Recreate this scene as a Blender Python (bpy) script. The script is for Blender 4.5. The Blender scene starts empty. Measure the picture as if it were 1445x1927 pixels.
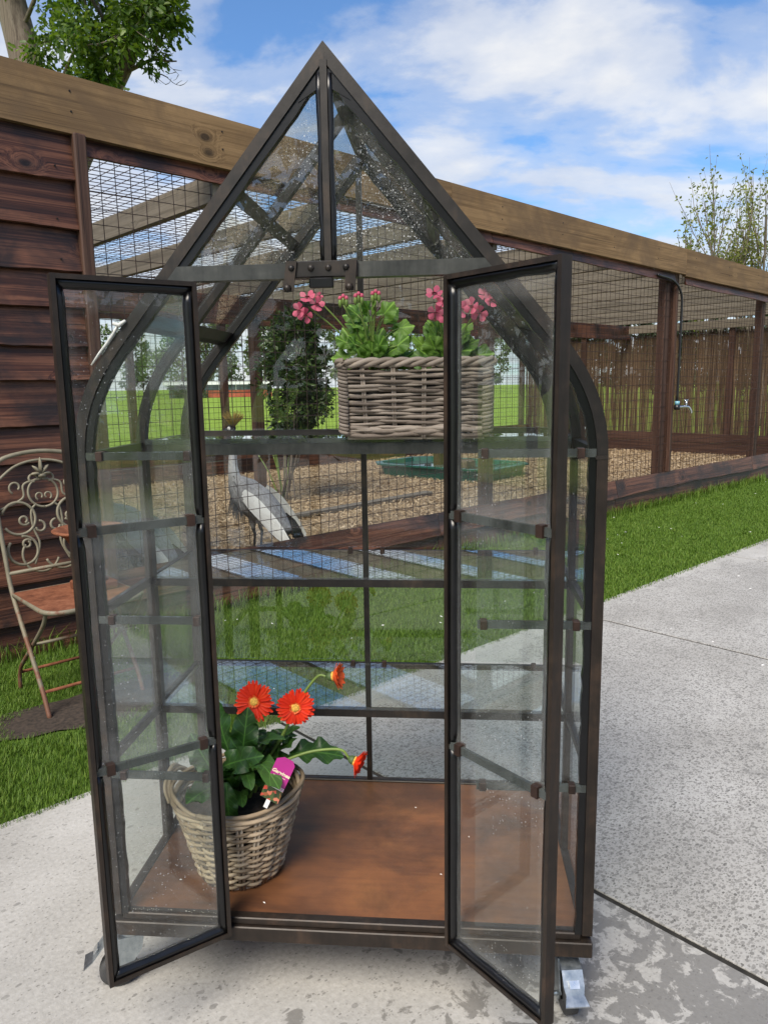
import bpy, math, random
import numpy as np
from mathutils import Vector, Matrix

random.seed(7); rng = np.random.default_rng(7)
S = bpy.context.scene
COL = S.collection
R = math.radians

# ------------------------------------------------------------------ camera, sky, sun, exposure
cam_d = bpy.data.cameras.new('camera'); cam = bpy.data.objects.new('camera', cam_d); COL.objects.link(cam)
cam_d.sensor_fit = 'VERTICAL'; cam_d.sensor_height = 36.0; cam_d.lens = 36*1425.0/1927
cam_d.clip_start = .05; cam_d.clip_end = 2000
CL = Vector((.7105, -1.379, 1.281))
yaw, pitch, roll = .089, .166, -.0154
fw = Vector((-math.sin(yaw)*math.cos(pitch), math.cos(yaw)*math.cos(pitch), -math.sin(pitch)))
ri = Vector((math.cos(yaw), math.sin(yaw), 0)); up = ri.cross(fw)
r2 = math.cos(roll)*ri + math.sin(roll)*up; u2 = -math.sin(roll)*ri + math.cos(roll)*up
cam.matrix_world = Matrix(((r2.x,u2.x,-fw.x,CL.x),(r2.y,u2.y,-fw.y,CL.y),(r2.z,u2.z,-fw.z,CL.z),(0,0,0,1)))
S.camera = cam
S.render.engine = 'CYCLES'
S.cycles.max_bounces = 10; S.cycles.transparent_max_bounces = 64; S.cycles.diffuse_bounces = 3; S.cycles.glossy_bounces = 5
S.cycles.caustics_reflective = False; S.cycles.caustics_refractive = False
S.view_settings.view_transform = 'Standard'; S.view_settings.look = 'None'; S.view_settings.gamma = 1
S.view_settings.exposure = 0.90; S.view_settings.use_curve_mapping = False

SUN_EL, SUN_AZ = R(50), math.atan2(-.25, -.75)       # direction towards the sun: behind the camera, a little left
sun_dir = Vector((math.cos(SUN_EL)*math.sin(SUN_AZ), math.cos(SUN_EL)*math.cos(SUN_AZ), math.sin(SUN_EL)))
ld = bpy.data.lights.new('sun', 'SUN'); ld.energy = 3.3; ld.angle = R(34); ld.color = (1, .91, .78)
lo = bpy.data.objects.new('sun', ld); COL.objects.link(lo)
lo.rotation_euler = sun_dir.to_track_quat('Z', 'Y').to_euler(); lo.location = (0, -5, 8)

class NT:
    """a small helper to write node trees"""
    def __init__(s, tree): s.t = tree; s.n = tree.nodes; s.l = tree.links
    def new(s, ty, ins=None, **props):
        nd = s.n.new(ty)
        for k, v in props.items(): setattr(nd, k, v)
        for k, v in (ins or {}).items():
            sock = nd.inputs[k]
            if isinstance(v, bpy.types.NodeSocket): s.l.new(v, sock)
            else: sock.default_value = v
        return nd
    def math(s, op, a, b=0.0, c=None):
        d = {0: a, 1: b}
        if c is not None: d[2] = c
        return s.new('ShaderNodeMath', d, operation=op).outputs[0]
    def ramp(s, fac, stops, interp='LINEAR'):
        nd = s.new('ShaderNodeValToRGB', {'Fac': fac}); cr = nd.color_ramp; cr.interpolation = interp
        while len(cr.elements) > 1: cr.elements.remove(cr.elements[-1])
        cr.elements[0].position = stops[0][0]; cr.elements[0].color = col4(stops[0][1])
        for p, c in stops[1:]:
            e = cr.elements.new(p); e.color = col4(c)
        return nd.outputs[0]
    def mix(s, f, a, b, blend='MIX'):
        nd = s.new('ShaderNodeMix', data_type='RGBA', blend_type=blend)
        for i, v in ((0, f), (6, a), (7, b)):
            if isinstance(v, bpy.types.NodeSocket): s.l.new(v, nd.inputs[i])
            else: nd.inputs[i].default_value = v if i == 0 else col4(v)
        return nd.outputs[2]
    def noise(s, vec, scale, detail=4, rough=.55, dist=0.0):
        return s.new('ShaderNodeTexNoise', {'Vector': vec, 'Scale': scale, 'Detail': detail, 'Roughness': rough, 'Distortion': dist}).outputs[0]
    def mapping(s, vec, scale=(1,1,1), loc=(0,0,0), rot=(0,0,0)):
        return s.new('ShaderNodeMapping', {'Vector': vec, 'Scale': scale, 'Location': loc, 'Rotation': rot}).outputs[0]
def col4(c):
    if isinstance(c, (int, float)): return (c, c, c, 1)
    return tuple(c) if len(c) == 4 else (*c, 1)

W = bpy.data.worlds.new('World'); S.world = W; W.use_nodes = True
w = NT(W.node_tree); w.n.clear()
sky = w.new('ShaderNodeTexSky', sky_type='NISHITA', sun_disc=False, sun_elevation=SUN_EL, sun_rotation=SUN_AZ)
sky.air_density = 1.0; sky.dust_density = .4; sky.ozone_density = 2.5
tc = w.new('ShaderNodeTexCoord').outputs['Generated']
sx = w.new('ShaderNodeSeparateXYZ', {0: tc})
zz = w.math('ADD', w.math('MAXIMUM', sx.outputs[2], 0.0), .22)
pv = w.new('ShaderNodeCombineXYZ', {0: w.math('DIVIDE', sx.outputs[0], zz), 1: w.math('DIVIDE', sx.outputs[1], zz), 2: 0.0}).outputs[0]
pv = w.mapping(pv, (1.0, 1.25, 1), (5.3, 2.9, 0))
n1 = w.noise(pv, 2.1, 10, .55, .2)
n2 = w.noise(pv, .45, 3, .5)
dens = w.math('ADD', w.math('MULTIPLY', n1, .72), w.math('MULTIPLY', n2, .38))
dens = w.math('ADD', dens, w.math('MULTIPLY', w.math('SUBTRACT', .40, sx.outputs[2]), .32))
cov = w.ramp(dens, [(.475, 0.0), (.54, .40), (.61, .85), (.69, 1.0)], 'EASE')
shade = w.noise(pv, 2.4, 6, .6)
ccol = w.ramp(w.math('ADD', w.math('MULTIPLY', shade, .5), w.math('MULTIPLY', dens, .5)), [(.40, (3.2, 3.5, 4.2)), (.53, (4.1, 4.3, 4.7)), (.64, (5.1, 5.1, 5.1))])
blue = w.mix(1.0, sky.outputs[0], (.62, .82, 1.0), 'MULTIPLY')
mixc = w.mix(w.math('MULTIPLY', cov, .94), blue, ccol)
bg = w.new('ShaderNodeBackground', {'Color': mixc, 'Strength': .10})
w.l.new(bg.outputs[0], w.new('ShaderNodeOutputWorld').inputs[0])

# ------------------------------------------------------------------ mesh helpers
class MB:
    """collects shapes into ONE mesh"""
    def __init__(s): s.v = []; s.f = []; s.n = 0
    def add(s, verts, faces):
        verts = np.asarray(verts, float); s.v.append(verts)
        s.f.extend([tuple(int(i)+s.n for i in f) for f in faces]); s.n += len(verts); return s
    def box(s, a, b):
        a = np.minimum(a, b) if False else np.array(a, float); b = np.array(b, float)
        x0,y0,z0 = np.minimum(a,b); x1,y1,z1 = np.maximum(a,b)
        return s.add([(x0,y0,z0),(x1,y0,z0),(x1,y1,z0),(x0,y1,z0),(x0,y0,z1),(x1,y0,z1),(x1,y1,z1),(x0,y1,z1)], BOXF)
    def obox(s, o, u, v, n):
        """box from corner o along the vectors u, v, n"""
        o,u,v,n = (np.array(q, float) for q in (o,u,v,n))
        return s.add([o, o+u, o+u+v, o+v, o+n, o+u+n, o+u+v+n, o+v+n], BOXF)
    def bbox(s, a, b, e=.003):
        """box with chamfered edges"""
        a = np.array(a, float); b = np.array(b, float); lo_ = np.minimum(a,b); hi = np.maximum(a,b)
        e = min(e, .45*(hi-lo_).min()); vs = []; idx = {}
        for ix in (0,1):
            for iy in (0,1):
                for iz in (0,1):
                    c = np.array([(lo_,hi)[ix][0], (lo_,hi)[iy][1], (lo_,hi)[iz][2]]); sg = np.array([1-2*ix, 1-2*iy, 1-2*iz])
                    for ax in range(3):
                        q = c.copy()
                        for k in range(3):
                            if k != ax: q[k] += sg[k]*e
                        idx[(ix,iy,iz,ax)] = len(vs); vs.append(q)
        fs = []
        for ax in range(3):
            o1, o2 = [k for k in range(3) if k != ax]
            for sd in (0,1):
                loop = []
                for (p, q) in ((0,0),(1,0),(1,1),(0,1)):
                    key = [0,0,0]; key[ax] = sd; key[o1] = p; key[o2] = q; loop.append(idx[(*key, ax)])
                fs.append(loop)
        for ax in range(3):                                   # edges parallel to ax
            o1, o2 = [k for k in range(3) if k != ax]
            for p in (0,1):
                for q in (0,1):
                    k0 = [0,0,0]; k0[o1] = p; k0[o2] = q; k1 = list(k0); k1[ax] = 1
                    fs.append([idx[(*k0,o1)], idx[(*k0,o2)], idx[(*k1,o2)], idx[(*k1,o1)]])
        for ix in (0,1):
            for iy in (0,1):
                for iz in (0,1): fs.append([idx[(ix,iy,iz,k)] for k in range(3)])
        return s.add(vs, fs)
    def tube(s, P, rad, k=6, closed=False, cap=True, flat=1.0):
        P = np.asarray(P, float); n = len(P); rad = np.broadcast_to(np.asarray(rad, float), (n,))
        T = np.roll(P,-1,0)-np.roll(P,1,0) if closed else np.gradient(P, axis=0)
        T /= np.linalg.norm(T,axis=1)[:,None]+1e-12
        ref = np.array([0,0,1.]) if abs(T[0][2]) < .9 else np.array([1.,0,0])
        A = np.cross(T[0], ref); A /= np.linalg.norm(A); out = []
        ang = np.linspace(0, 2*np.pi, k, endpoint=False)
        for i in range(n):
            A = A - T[i]*(A@T[i]); A /= np.linalg.norm(A)+1e-12; B = np.cross(T[i], A)
            out.append(P[i] + rad[i]*(np.cos(ang)[:,None]*A + flat*np.sin(ang)[:,None]*B))
        V = np.concatenate(out); F = []
        for i in range(n if closed else n-1):
            j = (i+1) % n
            for q in range(k): F.append((i*k+q, i*k+(q+1)%k, j*k+(q+1)%k, j*k+q))
        if cap and not closed: F.append(tuple(range(k))[::-1]); F.append(tuple((n-1)*k+q for q in range(k)))
        return s.add(V, F)
    def lathe(s, prof, k=24, c=(0,0,0), caps=True):
        ang = np.linspace(0, 2*np.pi, k, endpoint=False); V = []; F = []
        for (r_, z) in prof:
            for a in ang: V.append((c[0]+r_*math.cos(a), c[1]+r_*math.sin(a), c[2]+z))
        for i in range(len(prof)-1):
            for q in range(k): F.append((i*k+q, i*k+(q+1)%k, (i+1)*k+(q+1)%k, (i+1)*k+q))
        if caps: F.append(tuple(range(k))[::-1]); F.append(tuple((len(prof)-1)*k+q for q in range(k)))
        return s.add(V, F)
    def prism(s, poly, vec):
        """planar polygon (3d points) extruded by vec"""
        poly = np.asarray(poly, float); n = len(poly); vec = np.asarray(vec, float)
        F = [tuple(range(n))[::-1], tuple(range(n, 2*n))] + [(i, (i+1)%n, n+(i+1)%n, n+i) for i in range(n)]
        return s.add(np.concatenate([poly, poly+vec]), F)
    def loft(s, C, RX, RY, XA, k=12, cap=True):
        """ellipse sections: centres C, radii RX along XA, RY along the other normal"""
        C = np.asarray(C, float); n = len(C); T = np.gradient(C, axis=0); T /= np.linalg.norm(T,axis=1)[:,None]
        ang = np.linspace(0,2*np.pi,k,endpoint=False); out = []
        for i in range(n):
            X = np.array(XA, float); X = X - T[i]*(X@T[i]); X /= np.linalg.norm(X); Y = np.cross(T[i], X)
            out.append(C[i]+RX[i]*np.cos(ang)[:,None]*X+RY[i]*np.sin(ang)[:,None]*Y)
        F = [(i*k+q, i*k+(q+1)%k, (i+1)*k+(q+1)%k, (i+1)*k+q) for i in range(n-1) for q in range(k)]
        if cap: F += [tuple(range(k))[::-1], tuple((n-1)*k+q for q in range(k))]
        return s.add(np.concatenate(out), F)
    def mesh(s, name, smooth=False, off=None):
        V = np.concatenate(s.v) if s.v else np.zeros((0,3))
        if off is not None: V = V - np.array(off)
        me = bpy.data.meshes.new(name); me.from_pydata(V.tolist(), [], s.f)
        if smooth: me.polygons.foreach_set('use_smooth', np.ones(len(me.polygons), bool))
        me.update(); return me
    def build(s, name, mat, parent=None, smooth=False, off=None, kind=None, label=None):
        o = bpy.data.objects.new(name, s.mesh(name, smooth, off)); COL.objects.link(o)
        o.data.materials.append(mat)
        if parent is not None: o.parent = parent
        if kind: o['kind'] = kind
        if label: o['label'] = label
        return o
BOXF = [(0,3,2,1),(4,5,6,7),(0,1,5,4),(1,2,6,5),(2,3,7,6),(3,0,4,7)]

def fast_obj(name, V, F, mat, parent=None, smooth=False):
    """uniform faces from numpy arrays"""
    V = np.asarray(V, np.float32); F = np.asarray(F, np.int32); k = F.shape[1]
    me = bpy.data.meshes.new(name); me.vertices.add(len(V)); me.vertices.foreach_set('co', V.ravel())
    me.loops.add(F.size); me.loops.foreach_set('vertex_index', F.ravel())
    me.polygons.add(len(F)); me.polygons.foreach_set('loop_start', np.arange(0, F.size, k, dtype=np.int32))
    if smooth: me.polygons.foreach_set('use_smooth', np.ones(len(F), bool))
    me.update(calc_edges=True); me.validate()
    o = bpy.data.objects.new(name, me); COL.objects.link(o); o.data.materials.append(mat)
    if parent is not None: o.parent = parent
    return o
def tag(o, label=None, cat=None, group=None, kind=None):
    for k, v in (('label',label),('category',cat),('group',group),('kind',kind)):
        if v: o[k] = v
    return o
def thing(name, label, cat, loc=(0,0,0), rotz=0.0, group=None):
    o = bpy.data.objects.new(name, None); COL.objects.link(o); o.location = loc; o.rotation_euler = (0,0,rotz)
    o.empty_display_size = .1
    return tag(o, label, cat, group)
def inst(o, mat4, parent, name=None):
    c = o.copy(); COL.objects.link(c); c.parent = parent; c.matrix_local = mat4
    return c
def frame_mat(pos, fwd, upv=(0,0,1), scale=1.0):
    """matrix whose +Y looks along fwd and whose +Z is as near upv as it can be"""
    y = Vector(fwd).normalized(); z = Vector(upv); z = z - y*z.dot(y)
    if z.length < 1e-4: z = Vector((1,0,0)) - y*y.x
    z.normalize(); x = y.cross(z)
    sc = scale if hasattr(scale, '__len__') else (scale,)*3
    return Matrix(((x.x*sc[0],y.x*sc[1],z.x*sc[2],pos[0]),(x.y*sc[0],y.y*sc[1],z.y*sc[2],pos[1]),(x.z*sc[0],y.z*sc[1],z.z*sc[2],pos[2]),(0,0,0,1)))
def bez(p0, p1, p2, n=10):
    p0,p1,p2 = (np.array(p, float) for p in (p0,p1,p2)); t_ = np.linspace(0,1,n)[:,None]
    return (1-t_)**2*p0 + 2*t_*(1-t_)*p1 + t_**2*p2
def spline(pts, n=8):
    """Catmull-Rom through the points"""
    P = np.array(pts, float); P = np.vstack([2*P[0]-P[1], P, 2*P[-1]-P[-2]]); out = []
    for i in range(1, len(P)-2):
        for t_ in np.linspace(0,1,n,endpoint=False):
            a,b,c,d = P[i-1:i+3]
            out.append(.5*((2*b)+(c-a)*t_+(2*a-5*b+4*c-d)*t_**2+(3*b-a-3*c+d)*t_**3))
    out.append(P[-2]); return np.array(out)

# ------------------------------------------------------------------ materials
def new_mat(name):
    m = bpy.data.materials.new(name); m.use_nodes = True; n = NT(m.node_tree); n.n.clear()
    out = n.new('ShaderNodeOutputMaterial'); return m, n, out
def finish(n, out, color, rough=.6, metal=0.0, bump=None, bstr=.3, bdist=.01, spec=.5, **extra):
    ins = {'Base Color': color if isinstance(color, bpy.types.NodeSocket) else col4(color), 'Roughness': rough, 'Metallic': metal, 'Specular IOR Level': spec}
    ins.update(extra)
    b = n.new('ShaderNodeBsdfPrincipled', ins)
    if bump is not None:
        bp = n.new('ShaderNodeBump', {'Height': bump, 'Strength': bstr, 'Distance': bdist}); n.l.new(bp.outputs[0], b.inputs['Normal'])
    n.l.new(b.outputs[0], out.inputs[0]); return b
def objcoord(n, rnd=True):
    c = n.new('ShaderNodeTexCoord').outputs['Object']
    if not rnd: return c
    oi = n.new('ShaderNodeObjectInfo').outputs['Random']
    off = n.new('ShaderNodeCombineXYZ', {0: n.math('MULTIPLY', oi, 37.0), 1: n.math('MULTIPLY', oi, 17.0), 2: n.math('MULTIPLY', oi, 53.0)}).outputs[0]
    return n.new('ShaderNodeVectorMath', {0: c, 1: off}, operation='ADD').outputs[0]
def wood(name, cols, axis='x', rough=.65, knots=.5, stain=None, grain=1.0, bstr=.5, spec=.35):
    m, n, out = new_mat(name); c = objcoord(n)
    ax = {'x': (.8, 20, 20), 'y': (20, .8, 20), 'z': (20, 20, .8)}[axis]
    kx = {'x': (3.2, 5, 5), 'y': (5, 3.2, 5), 'z': (5, 5, 3.2)}[axis]
    vor = n.new('ShaderNodeTexVoronoi', {'Vector': n.mapping(c, kx), 'Scale': 1.0, 'Randomness': 1.0})
    keep = n.math('GREATER_THAN', n.new('ShaderNodeSeparateColor', {0: vor.outputs['Color']}).outputs[0], .62)
    kd = n.math('POWER', n.math('MAXIMUM', n.math('SUBTRACT', 1.0, n.math('MULTIPLY', vor.outputs[0], 2.6)), 0.0), 2.0)
    kd = n.math('MULTIPLY', kd, keep)
    cc = n.new('ShaderNodeVectorMath', {0: n.mapping(c, ax), 1: n.new('ShaderNodeCombineXYZ', {0: kd, 1: n.math('MULTIPLY', kd, 3.0), 2: n.math('MULTIPLY', kd, 3.0)}).outputs[0]}, operation='ADD').outputs[0]
    g1 = n.noise(cc, 1.6*grain, 6, .62, .35); g2 = n.noise(n.mapping(cc, tuple(5 if a > 1 else .5 for a in ax)), 1.6*grain, 4, .65)
    g = n.math('ADD', n.math('MULTIPLY', g1, .6), n.math('MULTIPLY', g2, .4))
    colr = n.ramp(g, [(.33, cols[0]), (.47, cols[1]), (.57, cols[2]), (.7, cols[1])])
    kn = n.math('MULTIPLY', n.ramp(vor.outputs[0], [(.07, 1.0), (.12, .35), (.17, 0.0)]), keep)
    colr = n.mix(n.math('MULTIPLY', kn, knots), colr, tuple(x*.3 for x in cols[0]))
    crk = n.ramp(n.noise(n.mapping(cc, tuple(1.6 if a > 1 else .35 for a in ax)), 2.2, 2, .5), [(.655, 0.0), (.672, 1.0)])
    colr = n.mix(n.math('MULTIPLY', crk, .6), colr, tuple(x*.35 for x in cols[0]))
    big = n.noise(c, 1.7, 4, .6)
    oi = n.new('ShaderNodeObjectInfo').outputs['Random']
    val = n.math('ADD', .72, n.math('ADD', n.math('MULTIPLY', big, .35), n.math('MULTIPLY', oi, .25)))
    colr = n.mix(1.0, colr, n.new('ShaderNodeCombineXYZ', {0: val, 1: val, 2: val}).outputs[0], 'MULTIPLY')
    if stain:
        st = n.ramp(n.noise(n.mapping(c, tuple(.35 if a < 1 else .4 for a in ax)), 5.5, 5, .65, .4), [(.46, 0.0), (.62, .85)])
        colr = n.mix(st, colr, stain)
    finish(n, out, colr, rough, bump=g, bstr=bstr, bdist=.004, spec=spec); return m
def metal_mat(name, c1, c2, c3, rough=.45, metal=.4, scale=14, spec=.5):
    m, n, out = new_mat(name); c = objcoord(n)
    a = n.noise(c, scale, 6, .65); b = n.noise(n.mapping(c, (30, 30, 4)), 3, 4, .6)
    f = n.math('ADD', n.math('MULTIPLY', a, .7), n.math('MULTIPLY', b, .3))
    colr = n.ramp(f, [(.36, c1), (.52, c2), (.68, c3)])
    rg = n.math('ADD', rough-.12, n.math('MULTIPLY', a, .3))
    finish(n, out, colr, rg, metal, bump=f, bstr=.25, bdist=.002, spec=spec); return m
def leaf_mat(name, dark, mid, light, rough=.45, trans=.35, island=True, scale=30):
    m, n, out = new_mat(name); c = objcoord(n)
    if island: rnd = n.new('ShaderNodeNewGeometry').outputs['Random Per Island']
    else: rnd = n.new('ShaderNodeObjectInfo').outputs['Random']
    f = n.math('ADD', n.math('MULTIPLY', rnd, .65), n.math('MULTIPLY', n.noise(c, scale, 3), .35))
    colr = n.ramp(f, [(.15, dark), (.5, mid), (.85, light)])
    b = n.new('ShaderNodeBsdfPrincipled', {'Base Color': colr, 'Roughness': rough, 'Specular IOR Level': .4})
    t_ = n.new('ShaderNodeBsdfTranslucent', {'Color': n.mix(1.0, colr, (1.5, 1.5, .7), 'MULTIPLY')})
    mx = n.new('ShaderNodeMixShader', {0: trans, 1: b.outputs[0], 2: t_.outputs[0]})
    n.l.new(mx.outputs[0], out.inputs[0]); return m
def glass_mat(name, tint=(.97, .985, .978), film=.05, drops=1.0, dscale=42, filmcol=(.55, .56, .55), dsize=.16, refl=1.0, edge=0.0):
    m, n, out = new_mat(name); c = objcoord(n)
    geo = n.new('ShaderNodeNewGeometry')
    cs = n.math('ABSOLUTE', n.new('ShaderNodeVectorMath', {0: geo.outputs['Incoming'], 1: geo.outputs['Normal']}, operation='DOT_PRODUCT').outputs['Value'])
    fr = n.math('ADD', .045, n.math('MULTIPLY', .955, n.math('POWER', n.math('SUBTRACT', 1.0, cs), 5.0)))
    tr = n.new('ShaderNodeBsdfTransparent', {'Color': col4(tint)})
    gl = n.new('ShaderNodeBsdfGlossy', {'Color': col4(.97), 'Roughness': .004})
    g = n.new('ShaderNodeMixShader', {0: n.math('MULTIPLY', fr, refl), 1: tr.outputs[0], 2: gl.outputs[0]})
    # dirt: a thin grey film, streaky, and dried water spots
    fl = n.ramp(n.noise(n.mapping(c, (4, 4, 1.3)), 2.2, 5, .65, .5), [(.35, film*.45), (.7, film*1.9)])
    if edge:                                                     # grime gathers along the putty
        gx = n.new('ShaderNodeSeparateXYZ', {0: n.new('ShaderNodeTexCoord').outputs['Generated']})
        ed = n.math('MAXIMUM', n.math('ABSOLUTE', n.math('SUBTRACT', gx.outputs[0], .5)), n.math('ABSOLUTE', n.math('SUBTRACT', gx.outputs[2], .5)))
        ed = n.math('ADD', ed, n.math('MULTIPLY', n.math('SUBTRACT', n.noise(c, 25, 5, .7), .5), .10))
        fl = n.math('ADD', fl, n.ramp(ed, [(.36, 0.0), (.50, edge)]))
    v = n.new('ShaderNodeTexVoronoi', {'Vector': c, 'Scale': dscale}); v2 = n.new('ShaderNodeTexVoronoi', {'Vector': c, 'Scale': dscale*2.3})
    keep = n.math('GREATER_THAN', n.new('ShaderNodeSeparateColor', {0: v.outputs['Color']}).outputs[0], .62)
    keep2 = n.math('GREATER_THAN', n.new('ShaderNodeSeparateColor', {0: v2.outputs['Color']}).outputs[1], .55)
    sz = n.math('MULTIPLY', n.new('ShaderNodeSeparateColor', {0: v.outputs['Color']}).outputs[2], dsize)
    d1 = n.math('MULTIPLY', n.math('LESS_THAN', v.outputs[0], sz), keep)
    d2 = n.math('MULTIPLY', n.math('LESS_THAN', v2.outputs[0], dsize*.75), keep2)
    patch = n.ramp(n.noise(c, 6.0, 3, .6), [(.4, .12), (.62, 1.0)])
    dd = n.math('MULTIPLY', n.math('MULTIPLY', n.math('MAXIMUM', d1, n.math('MULTIPLY', d2, .6)), patch), .55*drops)
    fac = n.math('MINIMUM', n.math('ADD', fl, dd), 1.0)
    df = n.new('ShaderNodeBsdfDiffuse', {'Color': n.mix(n.math('MINIMUM', dd, 1.0), filmcol, (.85, .87, .88))})
    fin = n.new('ShaderNodeMixShader', {0: fac, 1: g.outputs[0], 2: df.outputs[0]})
    n.l.new(fin.outputs[0], out.inputs[0]); return m
def plain(name, c, rough=.5, metal=0.0, noise=.15, scale=20, **kw):
    m, n, out = new_mat(name); cc = objcoord(n)
    f = n.noise(cc, scale, 4, .6); a = tuple(x*(1-noise*2) for x in c); b = tuple(min(1, x*(1+noise*2)) for x in c)
    finish(n, out, n.ramp(f, [(.3, a), (.7, b)]), rough, metal, bump=f, bstr=.1, bdist=.002, **kw); return m
def island_mat(name, stops, rough=.7, scale=40, trans=0.0, spec=.3, bump=0.0):
    m, n, out = new_mat(name); c = objcoord(n, False); rnd = n.new('ShaderNodeNewGeometry').outputs['Random Per Island']
    nz = n.noise(c, scale, 4, .6)
    f = n.math('ADD', n.math('MULTIPLY', rnd, .7), n.math('MULTIPLY', nz, .3))
    colr = n.ramp(f, stops)
    b = finish(n, out, colr, rough, spec=spec, bump=nz if bump else None, bstr=bump, bdist=.003)
    if trans:
        t_ = n.new('ShaderNodeBsdfTranslucent', {'Color': colr})
        mx = n.new('ShaderNodeMixShader', {0: trans, 1: b.outputs[0], 2: t_.outputs[0]}); n.l.new(mx.outputs[0], out.inputs[0])
    return m

M = {}
M['frame'] = metal_mat('frame', (.013,.0115,.0105), (.021,.018,.016), (.046,.033,.024), .42, .35)
M['frame_brown'] = metal_mat('frame_brown', (.016,.012,.0095), (.028,.020,.015), (.062,.038,.025), .45, .3)
M['grey_bar'] = metal_mat('grey_bar', (.035,.037,.036), (.06,.062,.058), (.1,.1,.092), .35, .4)
M['sealant'] = plain('sealant', (.003,.003,.0035), .3, 0, .3, 30)
M['glass'] = glass_mat('glass', film=.003, drops=.4, dscale=130, dsize=.2)
M['glass_door'] = glass_mat('glass_door', film=.006, drops=.8, dscale=190, dsize=.24, refl=.65, edge=.09)
M['glass_gable'] = glass_mat('glass_gable', film=.008, drops=1.1, dscale=270, dsize=.34)
M['glass_shelf'] = glass_mat('glass_shelf', tint=(.95,.98,.965), film=.004, drops=.1, refl=1.6)
M['lap'] = glass_mat('lap', tint=(.36,.40,.385), film=.42, drops=.1, filmcol=(.11,.122,.117))
M['clip'] = metal_mat('clip', (.022,.014,.011), (.042,.023,.017), (.075,.04,.028), .55, .4)
M['zinc'] = metal_mat('zinc', (.27,.31,.34), (.40,.44,.47), (.56,.59,.61), .33, .92, 40)
M['tagwhite0'] = metal_mat('zinc_light', (.6,.62,.63), (.7,.72,.73), (.8,.81,.82), .25, 1.0, 30)
M['rubber'] = plain('rubber', (.05,.05,.05), .7)
M['beam'] = wood('beam', ((.095,.055,.024), (.185,.112,.05), (.27,.17,.08)), 'x', .8, .9, stain=(.135,.085,.045), grain=1.0, bstr=.5)
M['joist'] = wood('joist', ((.08,.068,.05), (.125,.107,.08), (.165,.142,.108)), 'y', .75, .5)
M['brown_x'] = wood('brown_x', ((.014,.006,.0045), (.062,.023,.0135), (.165,.07,.04)), 'x', .42, .9, stain=(.013,.0105,.011), grain=.9, bstr=.9)
M['brown_z'] = wood('brown_z', ((.02,.01,.007), (.055,.026,.017), (.09,.048,.032)), 'z', .6, .5)
M['brown_y'] = wood('brown_y', ((.02,.01,.007), (.055,.026,.017), (.09,.048,.032)), 'y', .6, .5)
M['wire'] = plain('wire', (.035,.018,.013), .6, .2)
M['straw'] = island_mat('straw', [(.05,(.17,.11,.06)), (.4,(.40,.29,.165)), (.75,(.56,.43,.275)), (1,(.7,.6,.44))], .8)
M['cane'] = island_mat('cane', [(.05,(.03,.019,.012)), (.45,(.10,.064,.038)), (.8,(.19,.125,.075)), (1,(.31,.225,.14))], .7)
M['grass'] = island_mat('grass', [(.05,(.05,.10,.010)), (.4,(.085,.165,.016)), (.72,(.135,.225,.028)), (.92,(.19,.25,.05)), (.985,(.34,.30,.15))], .55, 3.0, trans=.25, spec=.25)
M['wicker_grey'] = island_mat('wicker_grey', [(.05,(.12,.092,.074)), (.45,(.26,.21,.172)), (1,(.46,.385,.32))], .7, 60, bump=.4)
M['wicker_tan'] = island_mat('wicker_tan', [(.05,(.17,.125,.08)), (.5,(.38,.285,.185)), (1,(.60,.48,.34))], .6, 60, bump=.4)
M['wicker_stake'] = island_mat('wicker_stake', [(.05,(.3,.24,.18)), (1,(.5,.42,.32))], .65, 60)
M['soil'] = plain('soil', (.035,.025,.018), .95, 0, .35, 60)
M['bark'] = wood('bark', ((.06,.045,.035), (.14,.11,.085), (.2,.165,.13)), 'z', .9, .2, grain=.5, bstr=.9)
M['twig'] = plain('twig', (.15,.12,.095), .85)

# ------------------------------------------------------------------ site frame: x along the pen front, y behind it
T = np.array([.672, .741, 0]); T /= np.linalg.norm(T); N = np.array([-T[1], T[0], 0]); F0 = np.array([0, 3.528, 0]); ROT = math.atan2(T[1], T[0])
def site(s, d, z=0.0): return F0 + T*s + N*d + np.array([0,0,z])

# ---- ground sheets
def ground_mat(name, stops, scale, rough=.95, bstr=.6, bd=.02):
    m, n, out = new_mat(name); c = objcoord(n, False)
    f = n.math('ADD', n.math('MULTIPLY', n.noise(c, scale, 6, .65), .7), n.math('MULTIPLY', n.noise(c, scale*.07, 3, .5), .3))
    finish(n, out, n.ramp(f, stops), rough, bump=f, bstr=bstr, bdist=bd, spec=.1); return m
M['field'] = ground_mat('field', [(.32,(.14,.22,.025)), (.5,(.19,.28,.035)), (.68,(.24,.33,.055))], 3.0)
M['lawn'] = ground_mat('lawn', [(.3,(.03,.055,.009)), (.5,(.055,.10,.015)), (.7,(.09,.13,.03))], 40)
M['pen_floor'] = ground_mat('pen_floor', [(.3,(.17,.115,.065)), (.5,(.33,.24,.14)), (.7,(.46,.35,.22))], 45, bstr=1.0)
fld = MB().add([(-700,-700,-.06),(700,-700,-.06),(700,700,-.06),(-700,700,-.06)], [(0,1,2,3)]).build('field', M['field'])
tag(fld, 'flat bright green grass field stretching to the far trees', kind='structure')
def sheet(name, s0, s1, d0, d1, z, mat, label):
    o = MB().add([(s0,d0,z),(s1,d0,z),(s1,d1,z),(s0,d1,z)], [(0,1,2,3)]).build(name, mat)
    o.location = F0; o.rotation_euler = (0,0,ROT); return tag(o, label, kind='structure')
sheet('lawn', -14, 30, -1.5, .02, -.004, M['lawn'], 'mown strip of lawn between the concrete path and the pen')
sheet('pen_floor', -1.62, 10.05, .02, 6.0, 0, M['pen_floor'], 'straw covered floor inside the bird pen')

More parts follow.
